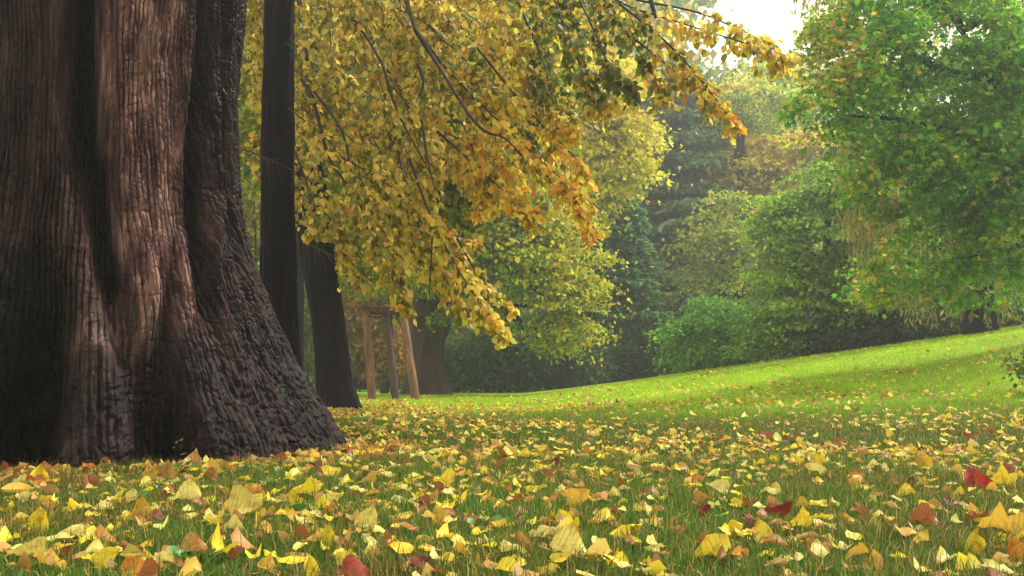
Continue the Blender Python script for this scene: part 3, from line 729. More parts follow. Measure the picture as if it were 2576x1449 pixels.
# --- stout old tree at the far end of the lawn, with low yellow-green boughs
DS = 27.0
st = empty('stout_linden_tree', (P(1072, 0, DS)[0], DS, 0), 'stout brown tree with ribbed trunk standing behind the wooden stakes', 'tree')
sp_ = [P(1072, 1000, DS), P(1070, 930, DS), P(1075, 850, DS), P(1085, 780, DS), P(1090, 600, DS), P(1090, 300, DS)]
link('trunk', trunk_mesh('stout_trunk', sp_, [pw(55, DS), pw(43, DS), pw(42, DS), pw(50, DS), pw(38, DS), pw(25, DS)], M_bark_brown, 96, 120, .22, .05, .16, 5, (.42, .35, 6)), st)
ells = [(1150, 560, 26, 230, 190, 3.0), (1350, 640, 25, 130, 130, 2.2), (1400, 760, 24.5, 75, 110, 1.6), (1300, 560, 26, 150, 160, 2.5), (1080, 680, 25.5, 150, 80, 2), (1440, 700, 24.5, 55, 45, 1), (1430, 830, 24.5, 45, 50, 1), (1200, 780, 26, 80, 40, 1.2), (1480, 650, 24.6, 40, 16, .5), (1475, 740, 24.4, 40, 14, .5), (1465, 850, 24.3, 34, 14, .5), (1390, 880, 24.3, 30, 22, .5), (1420, 560, 25, 60, 40, 1)]
lv, cent = crown_leaves(ells, 46000, .105, .50, 380, .22)
def col_stout(pos):
    px = 1288 + pos[:, 0] / pos[:, 1] * F
    a = pick(len(pos), [LIME, (0.24, 0.34, .03), GREEN], [2, 3, 2.4]); b = pick(len(pos), [(0.66, 0.58, .05), (0.55, .55, .04), YEL], [3, 3, 1])
    k = .22 + .45 * sstep(1280, 1450, px) + .5 * fbm(pos[:, 0] * .7, pos[:, 1] * .7, pos[:, 2] * .7, 2)
    return np.where((rng.random(len(pos)) < k)[:, None], b, a)
br = [tube(spline([P(*p) for p in q], 24), np.linspace(r, r * .35, 24), 7, wob=.4, seed=3) for q, r in [
    ([(1110, 800, 26.5), (1180, 780, 26), (1270, 783, 25.5), (1300, 800, 25.3), (1320, 832, 25.2), (1390, 812, 25)], .16), ([(1268, 783, 25.5), (1300, 768, 25.3), (1340, 772, 25.2)], .09),
    ([(1100, 760, 26.8), (1180, 650, 26), (1300, 560, 26)], .2), ([(1080, 760, 26.8), (1010, 640, 26), (960, 560, 26)], .2)]]
br += [limb_to(np.array(P(1090, 600, DS)), np.array(cent[int(rng.integers(len(cent)))]), .12) for q in range(8)]
tree_parts(st, br, [], lv, col_stout, M_leaf_far, (T_RH, TRI_RH), bmat=M_bark_dark)

# --- bright yellow tree
far_tree('yellow_maple_tree', 'tall bright yellow tree behind the golden branches, left of the hazy pine', (P(1440, 0, 31)[0], 31), P(1440, 100, 31), .13,
         [(1500, 330, 31, 115, 160, 2.5), (1440, 250, 31, 150, 150, 3), (1550, 400, 30.5, 60, 60, 1.6), (1550, 220, 31, 45, 60, 1.6), (1400, 480, 31, 120, 120, 2.5), (1480, 430, 31, 100, 100, 2)],
         34000, .16, colpal([(0.92, .78, .04), (0.85, .74, .05), (.62, .66, .04)], [3, 3, 1.4], pal2=[(.55, .58, .04), YEL], w2=[2, 2], cs=.5), n_cl=260, clump=.62)

# --- conifers
def conifer(name, label, px, D, py_top, py_bot, wfun, n_br, n_nd, size, pal, r=.25, droop=.3, levels=None, layer=0.0):
    bx = P(px, 0, D)[0]; bz = float(gz(bx, D)); zt = P(px, py_top, D)[2]; z0 = P(px, py_bot, D)[2]
    root = empty(name, (bx, D, bz), label, 'tree')
    link('trunk', trunk_mesh(name + '_trunk', [np.array([bx, D, bz - .1]), np.array([bx + .15, D, (bz + zt) / 2]), np.array([bx, D, zt])], [r, r * .6, .03], M_bark_dark, 16, 40, .1, .02, .1, 4), root)
    brs, pos, d, nr = [], [], [], []
    for q in range(n_br):
        f = (q + rng.random()) / n_br
        if layer: f = (np.floor(f * layer) + .35 * rng.random()) / layer
        z = z0 + (zt - z0) * f; L = wfun(f) * rng.uniform(.7, 1.15); a = q * 2.4 + rng.normal() * .3
        dirv = np.array([math.cos(a), math.sin(a), 0])
        s = np.linspace(0, 1, 7)[:, None]
        path = np.array([bx, D, z]) + dirv * L * s + np.array([0, 0, 1]) * L * (-droop * s ** 1.3 + droop * .55 * s ** 3)
        if len(brs) < 24 and q % max(1, n_br // 24) == 0: brs.append(tube(path, np.linspace(.05, .012, 7), 5))
        m = int(n_nd * (.4 + L / (wfun(.3) + .01)) / n_br)
        t = rng.random(m) ** .75; lat = rng.normal(size=m) * L * .17 * (1.1 - .6 * t)
        p = np.stack([np.interp(t, s[:, 0], path[:, c]) for c in range(3)], -1)
        side = np.array([-dirv[1], dirv[0], 0])
        p = p + lat[:, None] * side + np.array([0, 0, -1]) * (np.abs(lat) * .35 + rng.random(m) * size * .4)[:, None]
        pos.append(p); d.append(norm(dirv * .8 + side * np.sign(lat)[:, None] * .7 + rng.normal(size=(m, 3)) * .35 + np.array([0, 0, -.25])))
        nr.append(norm(rng.normal(size=(m, 3)) * .4 + np.array([0, 0, 1])))
    pos = np.concatenate(pos); lv = (pos, np.concatenate(d), np.concatenate(nr), size * (.6 + .8 * rng.random(len(pos))))
    keep = pos[:, 2] > gz(pos[:, 0], pos[:, 1]) + .03
    tree_parts(root, brs, [], tuple(x[keep] for x in lv), colpal(pal, [3, 2, 1]), M_leaf_far, (np.array([tpl_rhomb(f, .22) for f in (.04, -.04)]), TRI_RH), bmat=M_bark_dark)
    return root
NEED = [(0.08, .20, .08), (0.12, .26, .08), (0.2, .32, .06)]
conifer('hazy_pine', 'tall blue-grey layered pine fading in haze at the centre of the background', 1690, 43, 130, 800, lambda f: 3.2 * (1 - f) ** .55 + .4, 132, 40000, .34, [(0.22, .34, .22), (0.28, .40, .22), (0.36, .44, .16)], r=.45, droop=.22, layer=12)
conifer('dark_spruce', 'tall dark green spruce with drooping boughs left of the bright green bush', 1555, 36, 440, 985, lambda f: 2.4 * (1 - f) ** .75 + .2, 230, 42000, .27, NEED, r=.3, droop=.55, layer=22)
conifer('low_spruce', 'low conical spruce between the dark spruce and the bright green bush', 1640, 33, 800, 990, lambda f: 1.1 * (1 - f) + .08, 90, 9000, .20, [(0.04, .075, .025), (0.05, .09, .03), (0.06, .09, .02)], r=.08, droop=.4)

# --- hazy broadleaf trees behind
far_tree('hazy_green_tree', 'pale hazy green and yellow tree right of the pine with a slanting dark trunk', (P(1850, 0, 50)[0], 50), P(1800, 250, 50), .35,
         [(1870, 300, 51, 120, 110, 4), (1930, 240, 52, 90, 70, 3), (1900, 520, 50, 150, 110, 4), (1830, 620, 49, 110, 120, 3), (1990, 420, 50, 90, 90, 3), (1770, 560, 49, 70, 150, 3)],
         30000, .26, colpal([(0.32, .46, .07), (0.48, .58, .06), GREEN], [2, 2, 1], pal2=[(0.65, .58, .06), (0.5, .33, .05)], w2=[3, 1], cs=.3), n_cl=170, clump=1.1,
         lean=[P(1815, 560, 50), P(1775, 430, 50)])
far_tree('orange_tinted_tree', 'hazy tree with yellow and orange leaves above the green hazel', (P(1960, 0, 44)[0], 44), P(1960, 400, 44), .25,
         [(1900, 420, 44, 90, 60, 3), (2010, 400, 44, 90, 60, 3), (1960, 480, 44, 120, 60, 3), (1840, 460, 44, 60, 50, 2)],
         13000, .24, colpal([(0.7, .55, .06), (0.65, .38, .06), LIME, (0.45, .18, .05)], [3, 1.6, 2, .7]), n_cl=90, clump=.9)
far_tree('thin_forked_tree', 'thin forked tree with sparse yellow leaves between the pine and the hazel', (P(1800, 0, 38)[0], 38), P(1812, 560, 38), .13,
         [(1800, 640, 38, 80, 90, 2), (1830, 560, 38, 60, 70, 2), (1770, 730, 38, 60, 40, 2)], 5000, .17, colpal([LIME, (0.45, .42, .05), GREEN], [2, 2, 2]), n_cl=60, clump=.7)
# dark trunks standing in the wood
# --- wood behind everything
def wood(name, label, n, d0, d1, boxes, size, colf):
    pos = []
    tot = sum((b[2] - b[0]) * (b[3] - b[1]) for b in boxes)
    for (x0, y0, x1, y1) in boxes:
        m = int(n * (x1 - x0) * (y1 - y0) / tot)
        nc = max(8, m // 150)
        cx, cyy, cd = rng.uniform(x0, x1, nc), rng.uniform(y0, y1, nc), rng.uniform(d0, d1, nc)
        k = rng.integers(0, nc, m)
        c0 = np.stack([(cx[k] - 1288) / F * cd[k], cd[k], H + (HOR - cyy[k]) / F * cd[k]], -1)
        off = rng.normal(size=(m, 3)) * np.array([1.4, 1.0, .7])
        pos.append(c0 + off)
    pos = np.concatenate(pos); pos = pos[pos[:, 2] > gz(pos[:, 0], pos[:, 1])]
    m = len(pos)
    V, T, c = place(T_RH, TRI_RH, pos, norm(rng.normal(size=(m, 3)) + np.array([0, 0, -.4])), norm(rng.normal(size=(m, 3)) * .6 + np.array([0, -.4, .8])), size * (.6 + .8 * rng.random(m)), colf(pos))
    return link(name, mesh_np(name, V, T, c, M_leaf_far), kind='stuff', label=label)
wood('distant_wood', 'far wood of mixed green and yellow trees closing the view behind the lawn', 120000, 58, 76,
     [(-300, -60, 1750, 860), (1750, 230, 2000, 930), (2000, 330, 2900, 930), (-300, 860, 1750, 960), (-300, 760, 2900, 930), (1740, 150, 2060, 400)], .62,
     colpal([(0.15, .23, .04), (0.09, .15, .03), (0.26, .34, .04)], [3, 2, 2], pal2=[(0.55, .5, .05), (0.5, .3, .05), GREEN], w2=[2, 1, 2], cs=.15))

wood('background_thicket', 'hazy green and yellow thicket behind the shrubs at the lawn edge', 30000, 47, 54, [(1650, 650, 2700, 900), (600, 700, 1300, 940)], .4,
     colpal([(0.2, .3, .04), (0.12, .2, .03), (0.4, .45, .05)], [3, 2, 2], cs=.2))

# --- shrubs along the edge of the lawn
def bush(name, label, ells, n, size, colf, n_cl=80, clump=.5, cat='shrub', tmpl=(T_RH, TRI_RH), stems=6, flat=.4, n_limb=0):
    e = ells[0]; bx, by = P(e[0], 0, e[2])[0], e[2]; bz = float(gz(bx, by))
    root = empty(name, (bx, by, bz), label, cat)
    lv, cent = crown_leaves(ells, n, size, clump, n_cl, flat)
    br = [limb_to(np.array([bx + rng.normal() * .15, by, bz - .05]), np.array(cent[int(rng.integers(len(cent)))]), .035, .05) for q in range(stems)]
    for b in br: link('stem', mesh_np('stem', b[0], b[1], None, M_bark_dark, True), root)
    keep = lv[0][:, 2] > gz(lv[0][:, 0], lv[0][:, 1]) + .02
    tree_parts(root, [], [], tuple(a[keep] for a in lv), colf, M_leaf_far, tmpl)
    return root
bush('bright_green_bush', 'bright emerald green rounded bush at the lawn edge below the hazy trees', [(1790, 850, 27, 95, 85, 1.3), (1760, 900, 27, 70, 60, 1), (1840, 880, 27, 50, 60, 1), (1790, 775, 27, 55, 25, .8)],
     15000, .105, colpal([(0.15, .36, .05), (0.24, .46, .06), (0.10, .24, .04)], [3, 2, 2]), n_cl=80, clump=.5)
far_tree('green_hazel_tree', 'large dense green tree with feathery layered twigs on the crest of the bank', (P(2080, 0, 25)[0], 25), P(2080, 450, 25), .15,
     [(2080, 620, 25, 180, 170, 2.0), (2000, 760, 24.5, 120, 120, 1.6), (2170, 740, 24.5, 150, 130, 1.8), (2100, 480, 25, 100, 70, 1.2), (1960, 560, 25, 60, 60, 1), (1930, 860, 24.5, 50, 60, 1), (2200, 600, 25, 80, 120, 1.5)],
     52000, .105, colpal([(.15, .30, .03), (0.22, .40, .04), (0.10, .20, .03)], [3, 3, 1.5], pal2=[(0.36, .55, .05), (0.28, .42, .04)], w2=[2, 2], cs=.7), n_cl=330, clump=.42, n_limb=12)
bush('dark_hedge', 'dark dense evergreen hedge behind the far lawn, right of the stout trunk', [(1250, 900, 33, 110, 75, 1.5), (1360, 900, 33, 90, 80, 1.5), (1180, 920, 33, 50, 60, 1), (1430, 920, 33, 50, 60, 1)],
     26000, .14, colpal([(0.04, .10, .03), (0.06, .14, .035), (0.12, .12, .03)], [3, 3, 1]), n_cl=170, clump=.55)
bush('brown_beech_bush', 'rusty brown leafed bush seen between the leaning trunk and the stakes', [(900, 830, 36, 70, 110, 1.5), (960, 700, 36, 50, 70, 1.2), (880, 640, 36, 60, 60, 1.2), (970, 900, 36, 50, 50, 1)],
     16000, .16, colpal([(0.42, .2, .05), (0.36, .24, .05), (0.5, .24, .06), (0.22, .22, .04)], [3, 2, 2, 2]), n_cl=110, clump=.6)
bush('olive_shrub', 'olive green shrub seen low between the slim and leaning trunks', [(755, 800, 34, 70, 110, 1.5), (690, 760, 34, 80, 120, 1.5)],
     9000, .15, colpal([GREEN, (0.08, .1, .03), OLIVE], [2, 2, 1]), n_cl=70, clump=.6)
bush('green_yellow_thicket', 'green and yellow thicket filling the gap right of the massive trunk', [(640, 500, 24, 60, 120, 1.5), (620, 300, 24, 70, 160, 1.5), (640, 640, 25, 60, 80, 1.2)],
     12000, .12, colpal([GREEN, LIME, (0.1, .15, .03)], [2, 2, 2], pal2=[GOLD, OLIVE], w2=[1, 2]), n_cl=110, clump=.5)
bush('yellow_green_sapling_bush', 'pale yellow-green bush lit in the gap right of the stout trunk', [(1155, 890, 40, 35, 55, 1.2), (1150, 820, 40, 40, 50, 1.2)], 4000, .18, colpal([LIME, (0.4, .4, .05), GREEN], [2, 2, 1]), n_cl=40, clump=.5)
# thin trunks in the background
for px, D, r, top, lab in ((745, 19, .10, 300, 'thin dark trunk half hidden between the slim and leaning trees'), (1425, 31, .13, 500, 'thin trunk standing in front of the dark hedge'),
                            (1855, 42, .28, 300, 'dark trunk in the hazy wood behind the bright green bush')):
    bx = P(px, 0, D)[0]; bz = float(gz(bx, D)); t = P(px + 6, top, D)
    rt = empty('background_tree', (bx, D, bz), lab, 'tree')
    link('trunk', trunk_mesh('background_trunk', [np.array([bx, D, bz - .1]), np.array([bx + .05, D, (bz + t[2]) / 2]), t], [r * 1.25, r, r * .7], M_bark_dark, 20, 40, .1, .015, .08, px, (.3, .3, 4)), rt)
    lv, _ = crown_leaves([(px, top, D + .5, 90, 60, 1.5)], 3000, .14, .6, 40)
    tree_parts(rt, [], [], lv, colpal([GREEN, OLIVE, LIME], [2, 2, 1]), M_leaf_far, (T_RH, TRI_RH))

# --- maple on the right
def col_maple(pos):
    n = len(pos); px = 1288 + pos[:, 0] / pos[:, 1] * F; py = HOR - (pos[:, 2] - H) / pos[:, 1] * F
    a = pick(n, [(0.10, .30, .02), (0.16, .40, .025), (0.34, .52, .03)], [3, 3, 1.4])
    b = pick(n, [(0.70, .55, .05), (0.6, .33, .05), LIME], [3, 1, 2])
    cl = fbm(pos[:, 0] * 1.2, pos[:, 1] * 1.2, pos[:, 2] * 1.2, 2)
    k = .07 + .50 * sstep(150, 60, np.hypot(px - 2080, (py - 120) * .8)) + .5 * np.clip(cl - .12, 0, 1) + .35 * sstep(90, 30, np.abs(px - 2200)) * sstep(380, 450, py)
    return np.where((rng.random(n) < k)[:, None], b, a)
maple_ells = [(2380, 200, 14, 250, 230, 1.6), (2150, 130, 13.5, 140, 140, 1.2), (2120, 260, 13.2, 110, 80, 1.0), (2350, 450, 14, 220, 110, 1.5), (2500, 600, 14, 150, 120, 1.3), (2220, 380, 13.6, 110, 50, 1.0),
              (2350, 620, 14.3, 110, 80, 1.2), (2060, 330, 13.2, 50, 30, .6), (2600, 300, 13, 130, 260, 1.3), (2480, 380, 14.5, 200, 200, 1.2, 50000), (2450, 710, 14.6, 150, 50, .9), (2230, 690, 14.5, 80, 60, .9), (2200, 10, 14, 160, 60, 1.4)]
far_tree('green_maple_tree', 'big green maple with scattered yellow and orange leaves filling the upper right corner', (P(2700, 0, 16)[0], 16), P(2560, -250, 14.5), .28, maple_ells, 50000, .105, col_maple,
         n_cl=520, clump=.25, tmpl=(T_MAPLE, TRI_MAPLE), leafmat=M_leaf, n_limb=0, n_single=300, single=maple_meshes, flat=.8, lean=[P(2660, 500, 15.5)])
mp = bpy.data.objects['green_maple_tree']
for q, r in [([(2640, 300, 15), (2500, 60, 14), (2420, 70, 13.6), (2400, -60, 13.4)], .07), ([(2650, 420, 15), (2480, 180, 13.6), (2440, 110, 13.2), (2390, 40, 13)], .06),
             ([(2660, 520, 15.4), (2560, 620, 14), (2490, 640, 13.6), (2420, 650, 13.3)], .05), ([(2600, 350, 15), (2400, 330, 13.4), (2250, 300, 13), (2120, 290, 12.9)], .05),
             ([(2600, 200, 15), (2380, 180, 13.2), (2240, 90, 12.9), (2130, 80, 12.8)], .05), ([(2560, 90, 14), (2540, 30, 13.4), (2500, -40, 13.2)], .05)]:
    b = tube(spline([P(*p) for p in q], 20), np.linspace(r * 1.35, r * .3, 20), 7, wob=.3, seed=1)
    link('branch', mesh_np('branch', b[0], b[1], None, M_bark_dark, True), mp)

# --- weeping willow behind the maple
def willow(name, label, px, D, cols, n_st, pal):
    bx = P(px, 0, D)[0]; bz = float(gz(bx, D)); root = empty(name, (bx, D, bz), label, 'tree')
    link('trunk', trunk_mesh(name + '_trunk', [np.array([bx, D, bz - .1]), P(px - 10, 600, D), P(px, 150, D)], [.3, .22, .12], M_bark_dark, 20, 40, .1, .02, .1, 2, (.4, .4, 5)), root)
    strands, pos, d = [], [], []
    for (x0, x1, yt, yb, dd) in cols:
        for q in range(int(n_st * (x1 - x0) / 100)):
            x = rng.uniform(x0, x1); D_ = D + rng.uniform(-dd, dd); top = P(x, yt + rng.normal() * 40, D_); bot = P(x + rng.normal() * 8, yb - abs(rng.normal()) * 90, D_)
            L = top[2] - bot[2]
            if L < .3: continue
            s = np.linspace(0, 1, 6)[:, None]; path = top + (bot - top) * s + np.array([1, 0, 0]) * np.sin(s * 3) * rng.normal() * .06
            strands.append(tube(path, np.linspace(.006, .003, 6), 3))
            m = int(L * 26); t = rng.random(m)
            p = np.stack([np.interp(t, s[:, 0], path[:, c]) for c in range(3)], -1) + rng.normal(size=(m, 3)) * .03
            pos.append(p); d.append(norm(rng.normal(size=(m, 3)) * .35 + np.array([0, 0, -1])))
    pos = np.concatenate(pos); m = len(pos)
    V, Q = join(strands); link('strands', mesh_np('strands', V, Q, None, M_twig), root, kind='stuff')
    tree_parts(root, [], [], (pos, np.concatenate(d), norm(rng.normal(size=(m, 3)) + np.array([0, -.8, 0])), .16 * (.6 + .7 * rng.random(m))), colpal(pal, [3, 2, 2]), M_leaf_far, (T_WILLOW * np.array([1, 1.3, 1]), TRI_RH))
willow('weeping_willow', 'weeping willow with long brownish hanging strands behind the maple', 2470, 21, [(2150, 2290, 380, 790, .8), (2290, 2660, 500, 830, 1.2), (2110, 2200, 300, 600, .8), (2000, 2060, -60, 60, .5)], 34,
       [(0.34, .33, .07), (0.24, .28, .06), (0.44, .34, .09)])
bush('dark_undergrowth', 'dark undergrowth below the willow along the crest of the bank', [(2350, 830, 23.5, 260, 45, 1.2), (2580, 800, 23.5, 120, 40, 1.2), (2150, 860, 23.5, 110, 35, 1)], 22000, .11,
     colpal([(0.03, .055, .02), (0.05, .06, .025), (0.05, .09, .02)], [3, 2, 2]), n_cl=150, clump=.42)
# second hedge-green tree far right behind willow, closes the view
far_tree('dark_green_tree', 'dark green tree standing behind the willow on the far right', (P(2450, 0, 30)[0], 30), P(2450, 200, 30), .3,
         [(2450, 450, 30, 260, 330, 3), (2250, 500, 31, 160, 200, 2)], 26000, .2, colpal([GREEN, (0.04, .08, .02), (0.09, .13, .03)], [2, 2, 1]), n_cl=200, clump=.9)
far_tree('pale_olive_tree', 'tall hazy olive green tree filling the gap behind the slim and leaning trunks', (P(900, 0, 44)[0], 44), P(900, 100, 44), .35,
         [(900, 350, 44, 350, 300, 4), (700, 500, 44, 150, 250, 3), (1200, 300, 44, 300, 250, 4), (1450, 300, 46, 150, 200, 3)], 30000, .3, colpal([OLIVE, GREEN, (0.2, .2, .04)], [2, 2, 2], pal2=[LIME, GOLD], w2=[2, 1], cs=.3), n_cl=260, clump=1.2)

# ------------------------------------------------------------------ wooden stakes round a young tree, litter bin
DT = 20.0
def stake(b, t, r, mat):
    V, Q = tube(spline([P(*b), (P(*b) + P(*t)) / 2 + np.array([.004, 0, 0]), P(*t)], 14), np.linspace(r, r * .92, 14), 14, wob=.12, seed=b[0])
    cap = [np.arange(14)[::-1] + 13 * 14]
    return mesh_np('stake', V, [Q, np.array([np.arange(14) + 13 * 14])], None, mat, True)
stakes = empty('tree_stakes', (P(980, 0, DT)[0], DT, 0), 'three leaning wooden stakes tied by crossbars around a young tree', 'tree support')
link('stake', stake((936, 1010, 20.0), (921, 778, 20.2), pw(10.5, DT), M_stake), stakes)
link('stake', stake((997, 1010, 19.9), (970, 772, 20.3), pw(9.5, DT), M_stake_dark), stakes, label='darker middle stake')
link('stake', stake((1046, 1008, 19.8), (1012, 782, 20.1), pw(11, DT), M_stake), stakes)
def plank(a, b, hh, dd, mat):
    a, b = P(*a), P(*b); t = norm(b - a); u = np.array([0, 0, 1.0]); s = np.cross(t, u); V = []
    for p in (a, b):
        for (i_, j_) in ((-1, -1), (1, -1), (1, 1), (-1, 1)): V.append(p + s * dd * i_ / 2 + u * hh * j_ / 2)
    return mesh_np('crossbar', V, [np.array([[0, 1, 2, 3], [7, 6, 5, 4], [0, 4, 5, 1], [1, 5, 6, 2], [2, 6, 7, 3], [3, 7, 4, 0]])], None, mat)
link('crossbar', plank((910, 774, 20.02), (992, 772, 20.12), .075, .09, M_stake_dark), stakes)
link('crossbar', plank((918, 785, 20.32), (1018, 788, 20.28), .075, .05, M_stake_dark), stakes)
link('crossbar', plank((955, 771, 20.42), (1022, 778, 20.0), .07, .05, M_stake_dark), stakes)
for a, b in (((925, 792, 20.1), (975, 788, 20.15)), ((972, 790, 20.15), (1012, 797, 20.1))):
    m_ = (P(*a) + P(*b)) / 2 - np.array([0, 0, .07])
    V, Q = tube(spline([P(*a), m_, P(*b)], 10), .012, 6); link('tie', mesh_np('tie', V, Q, None, M_twig, True), stakes)
young = empty('young_tree', (P(972, 0, 20.5)[0], 20.5, 0), 'slender young tree held upright between the wooden stakes', 'tree')
V, Q = tube(spline([P(990, 1003, 20.5), P(984, 800, 20.4), P(973, 600, 20.4), P(970, 450, 20.4)], 16), np.linspace(.035, .012, 16), 8, wob=.1); link('trunk', mesh_np('young_trunk', V, Q, None, M_bark_dark, True), young)
lv, _ = crown_leaves([(972, 600, 20.4, 60, 120, .6)], 2500, .09, .25, 60)
tree_parts(young, [], [], lv, colpal([OLIVE, LIME, GOLD], [3, 1, 1]), M_leaf_far, (T_RH, TRI_RH))
DB = 26.0
bn = empty('litter_bin', (P(967, 0, DB)[0], DB, 0), 'small dark litter bin on a post behind the wooden stakes', 'bin')
c0 = P(967, 995, DB); zb = c0[2]
V, Q = tube([[c0[0], DB, zb + .05], [c0[0], DB, zb + .08], [c0[0], DB, zb + .33], [c0[0], DB, zb + .35]], [.10, .118, .125, .125], 20); link('body', mesh_np('bin_body', V, [Q, np.array([np.arange(20)[::-1]])], None, M_metal, True), bn)
V, Q = tube([[c0[0], DB, zb + .352], [c0[0], DB, zb + .375], [c0[0], DB, zb + .385]], [.135, .135, .02], 20); link('lid', mesh_np('bin_lid', V, Q, None, M_metal), bn)
V, Q = tube([[c0[0] + .17, DB, -.05], [c0[0] + .17, DB, zb + .30]], [.02, .02], 10); link('post', mesh_np('bin_post', V, Q, None, M_metal, True), bn)
V, Q = tube([[c0[0] + .11, DB, zb + .22], [c0[0] + .17, DB, zb + .22]], [.012, .012], 6); link('bracket', mesh_np('bin_bracket', V, Q, None, M_metal), bn)

# ------------------------------------------------------------------ fallen leaves
def leaf_mesh(name, kind, rows=9, cols=5, mat=None, seed=0):
    """A heart shaped or oval leaf with stalk, curled as dry leaves are."""
    r = np.random.default_rng(seed)
    us = np.array([-.42, -.02, .01, .12, .32, .54, .75, .90, 1.0]) if rows == 9 else np.array([0.0, .2, .5, .8, 1.0])
    if kind == 'heart': wd = np.array([.010, .018, .27, .44, .50, .43, .27, .11, .008]) if rows == 9 else np.array([.22, .45, .46, .24, .01])
    else: wd = np.array([.010, .018, .12, .27, .36, .34, .25, .13, .008]) if rows == 9 else np.array([.10, .31, .36, .22, .01])
    vs_ = np.linspace(-1, 1, cols)
    U, Vv = np.meshgrid(us, vs_, indexing='ij'); W = wd[:, None] * np.ones(cols)
    blade = (U >= 0)
    edge = (np.abs(Vv) == 1) & blade
    jag = (1 + edge * r.normal(size=U.shape) * .10) * np.where(Vv > 0, r.uniform(.72, 1.1), r.uniform(.8, 1.1))
    x = U.copy()
    if kind == 'heart' : x = x - np.where(blade, np.abs(Vv) ** 1.5 * .10 * np.clip(1 - U * 4, 0, 1), 0)
    y = W * Vv * jag
    cup, bend, wave, fold, twist = r.uniform(-.2, 1.6), r.uniform(-.6, 1.3), r.uniform(.03, .12), r.uniform(-.1, .35), r.uniform(-.7, .7)
    z = cup * y * y * 1.3 + fold * np.abs(y) - bend * np.clip(x, 0, 1) ** 2 * .5 + wave * np.sin(x * 7 + Vv * 3 + r.uniform(0, 6)) * blade
    z = z + (~blade) * (U + .0) ** 2 * r.uniform(-.6, .9)
    t = twist * (x - .4); y2 = y * np.cos(t) - z * np.sin(t) * .8; z2 = z * np.cos(t) + y * np.sin(t)
    if r.random() < .45:      # one side folded over
        s = np.sign(r.normal()); a = r.uniform(.6, 1.5); side = (y2 * s > .15)
        dy = (np.abs(y2) - .15); y2 = np.where(side, s * (.15 + dy * math.cos(a)), y2); z2 = np.where(side, z2 + dy * math.sin(a), z2)
    V = np.stack([x - .45, y2, z2], -1).reshape(-1, 3)
    i, j = np.meshgrid(np.arange(len(us) - 1), np.arange(cols - 1), indexing='ij')
    Q = np.stack([i * cols + j, (i + 1) * cols + j, (i + 1) * cols + j + 1, i * cols + j + 1], -1).reshape(-1, 4)
    return V, Q
heart = [mesh_np('heart_leaf', *leaf_mesh('', 'heart', seed=s), None, M_fallen, True) for s in range(14)]
oval = [mesh_np('oval_leaf', *leaf_mesh('', 'oval', seed=50 + s), None, M_fallen, True) for s in range(6)]

CN = {'bright yellow': (0.72, 0.56, 0.04), 'pale yellow': (0.68, .58, .17), 'golden': (0.60, .38, .05), 'tan': (0.46, .25, .08), 'orange': (0.52, .22, .04), 'rust brown': (0.30, .10, .03), 'dark red': (0.16, .022, .02), 'red': (0.34, .035, .025)}
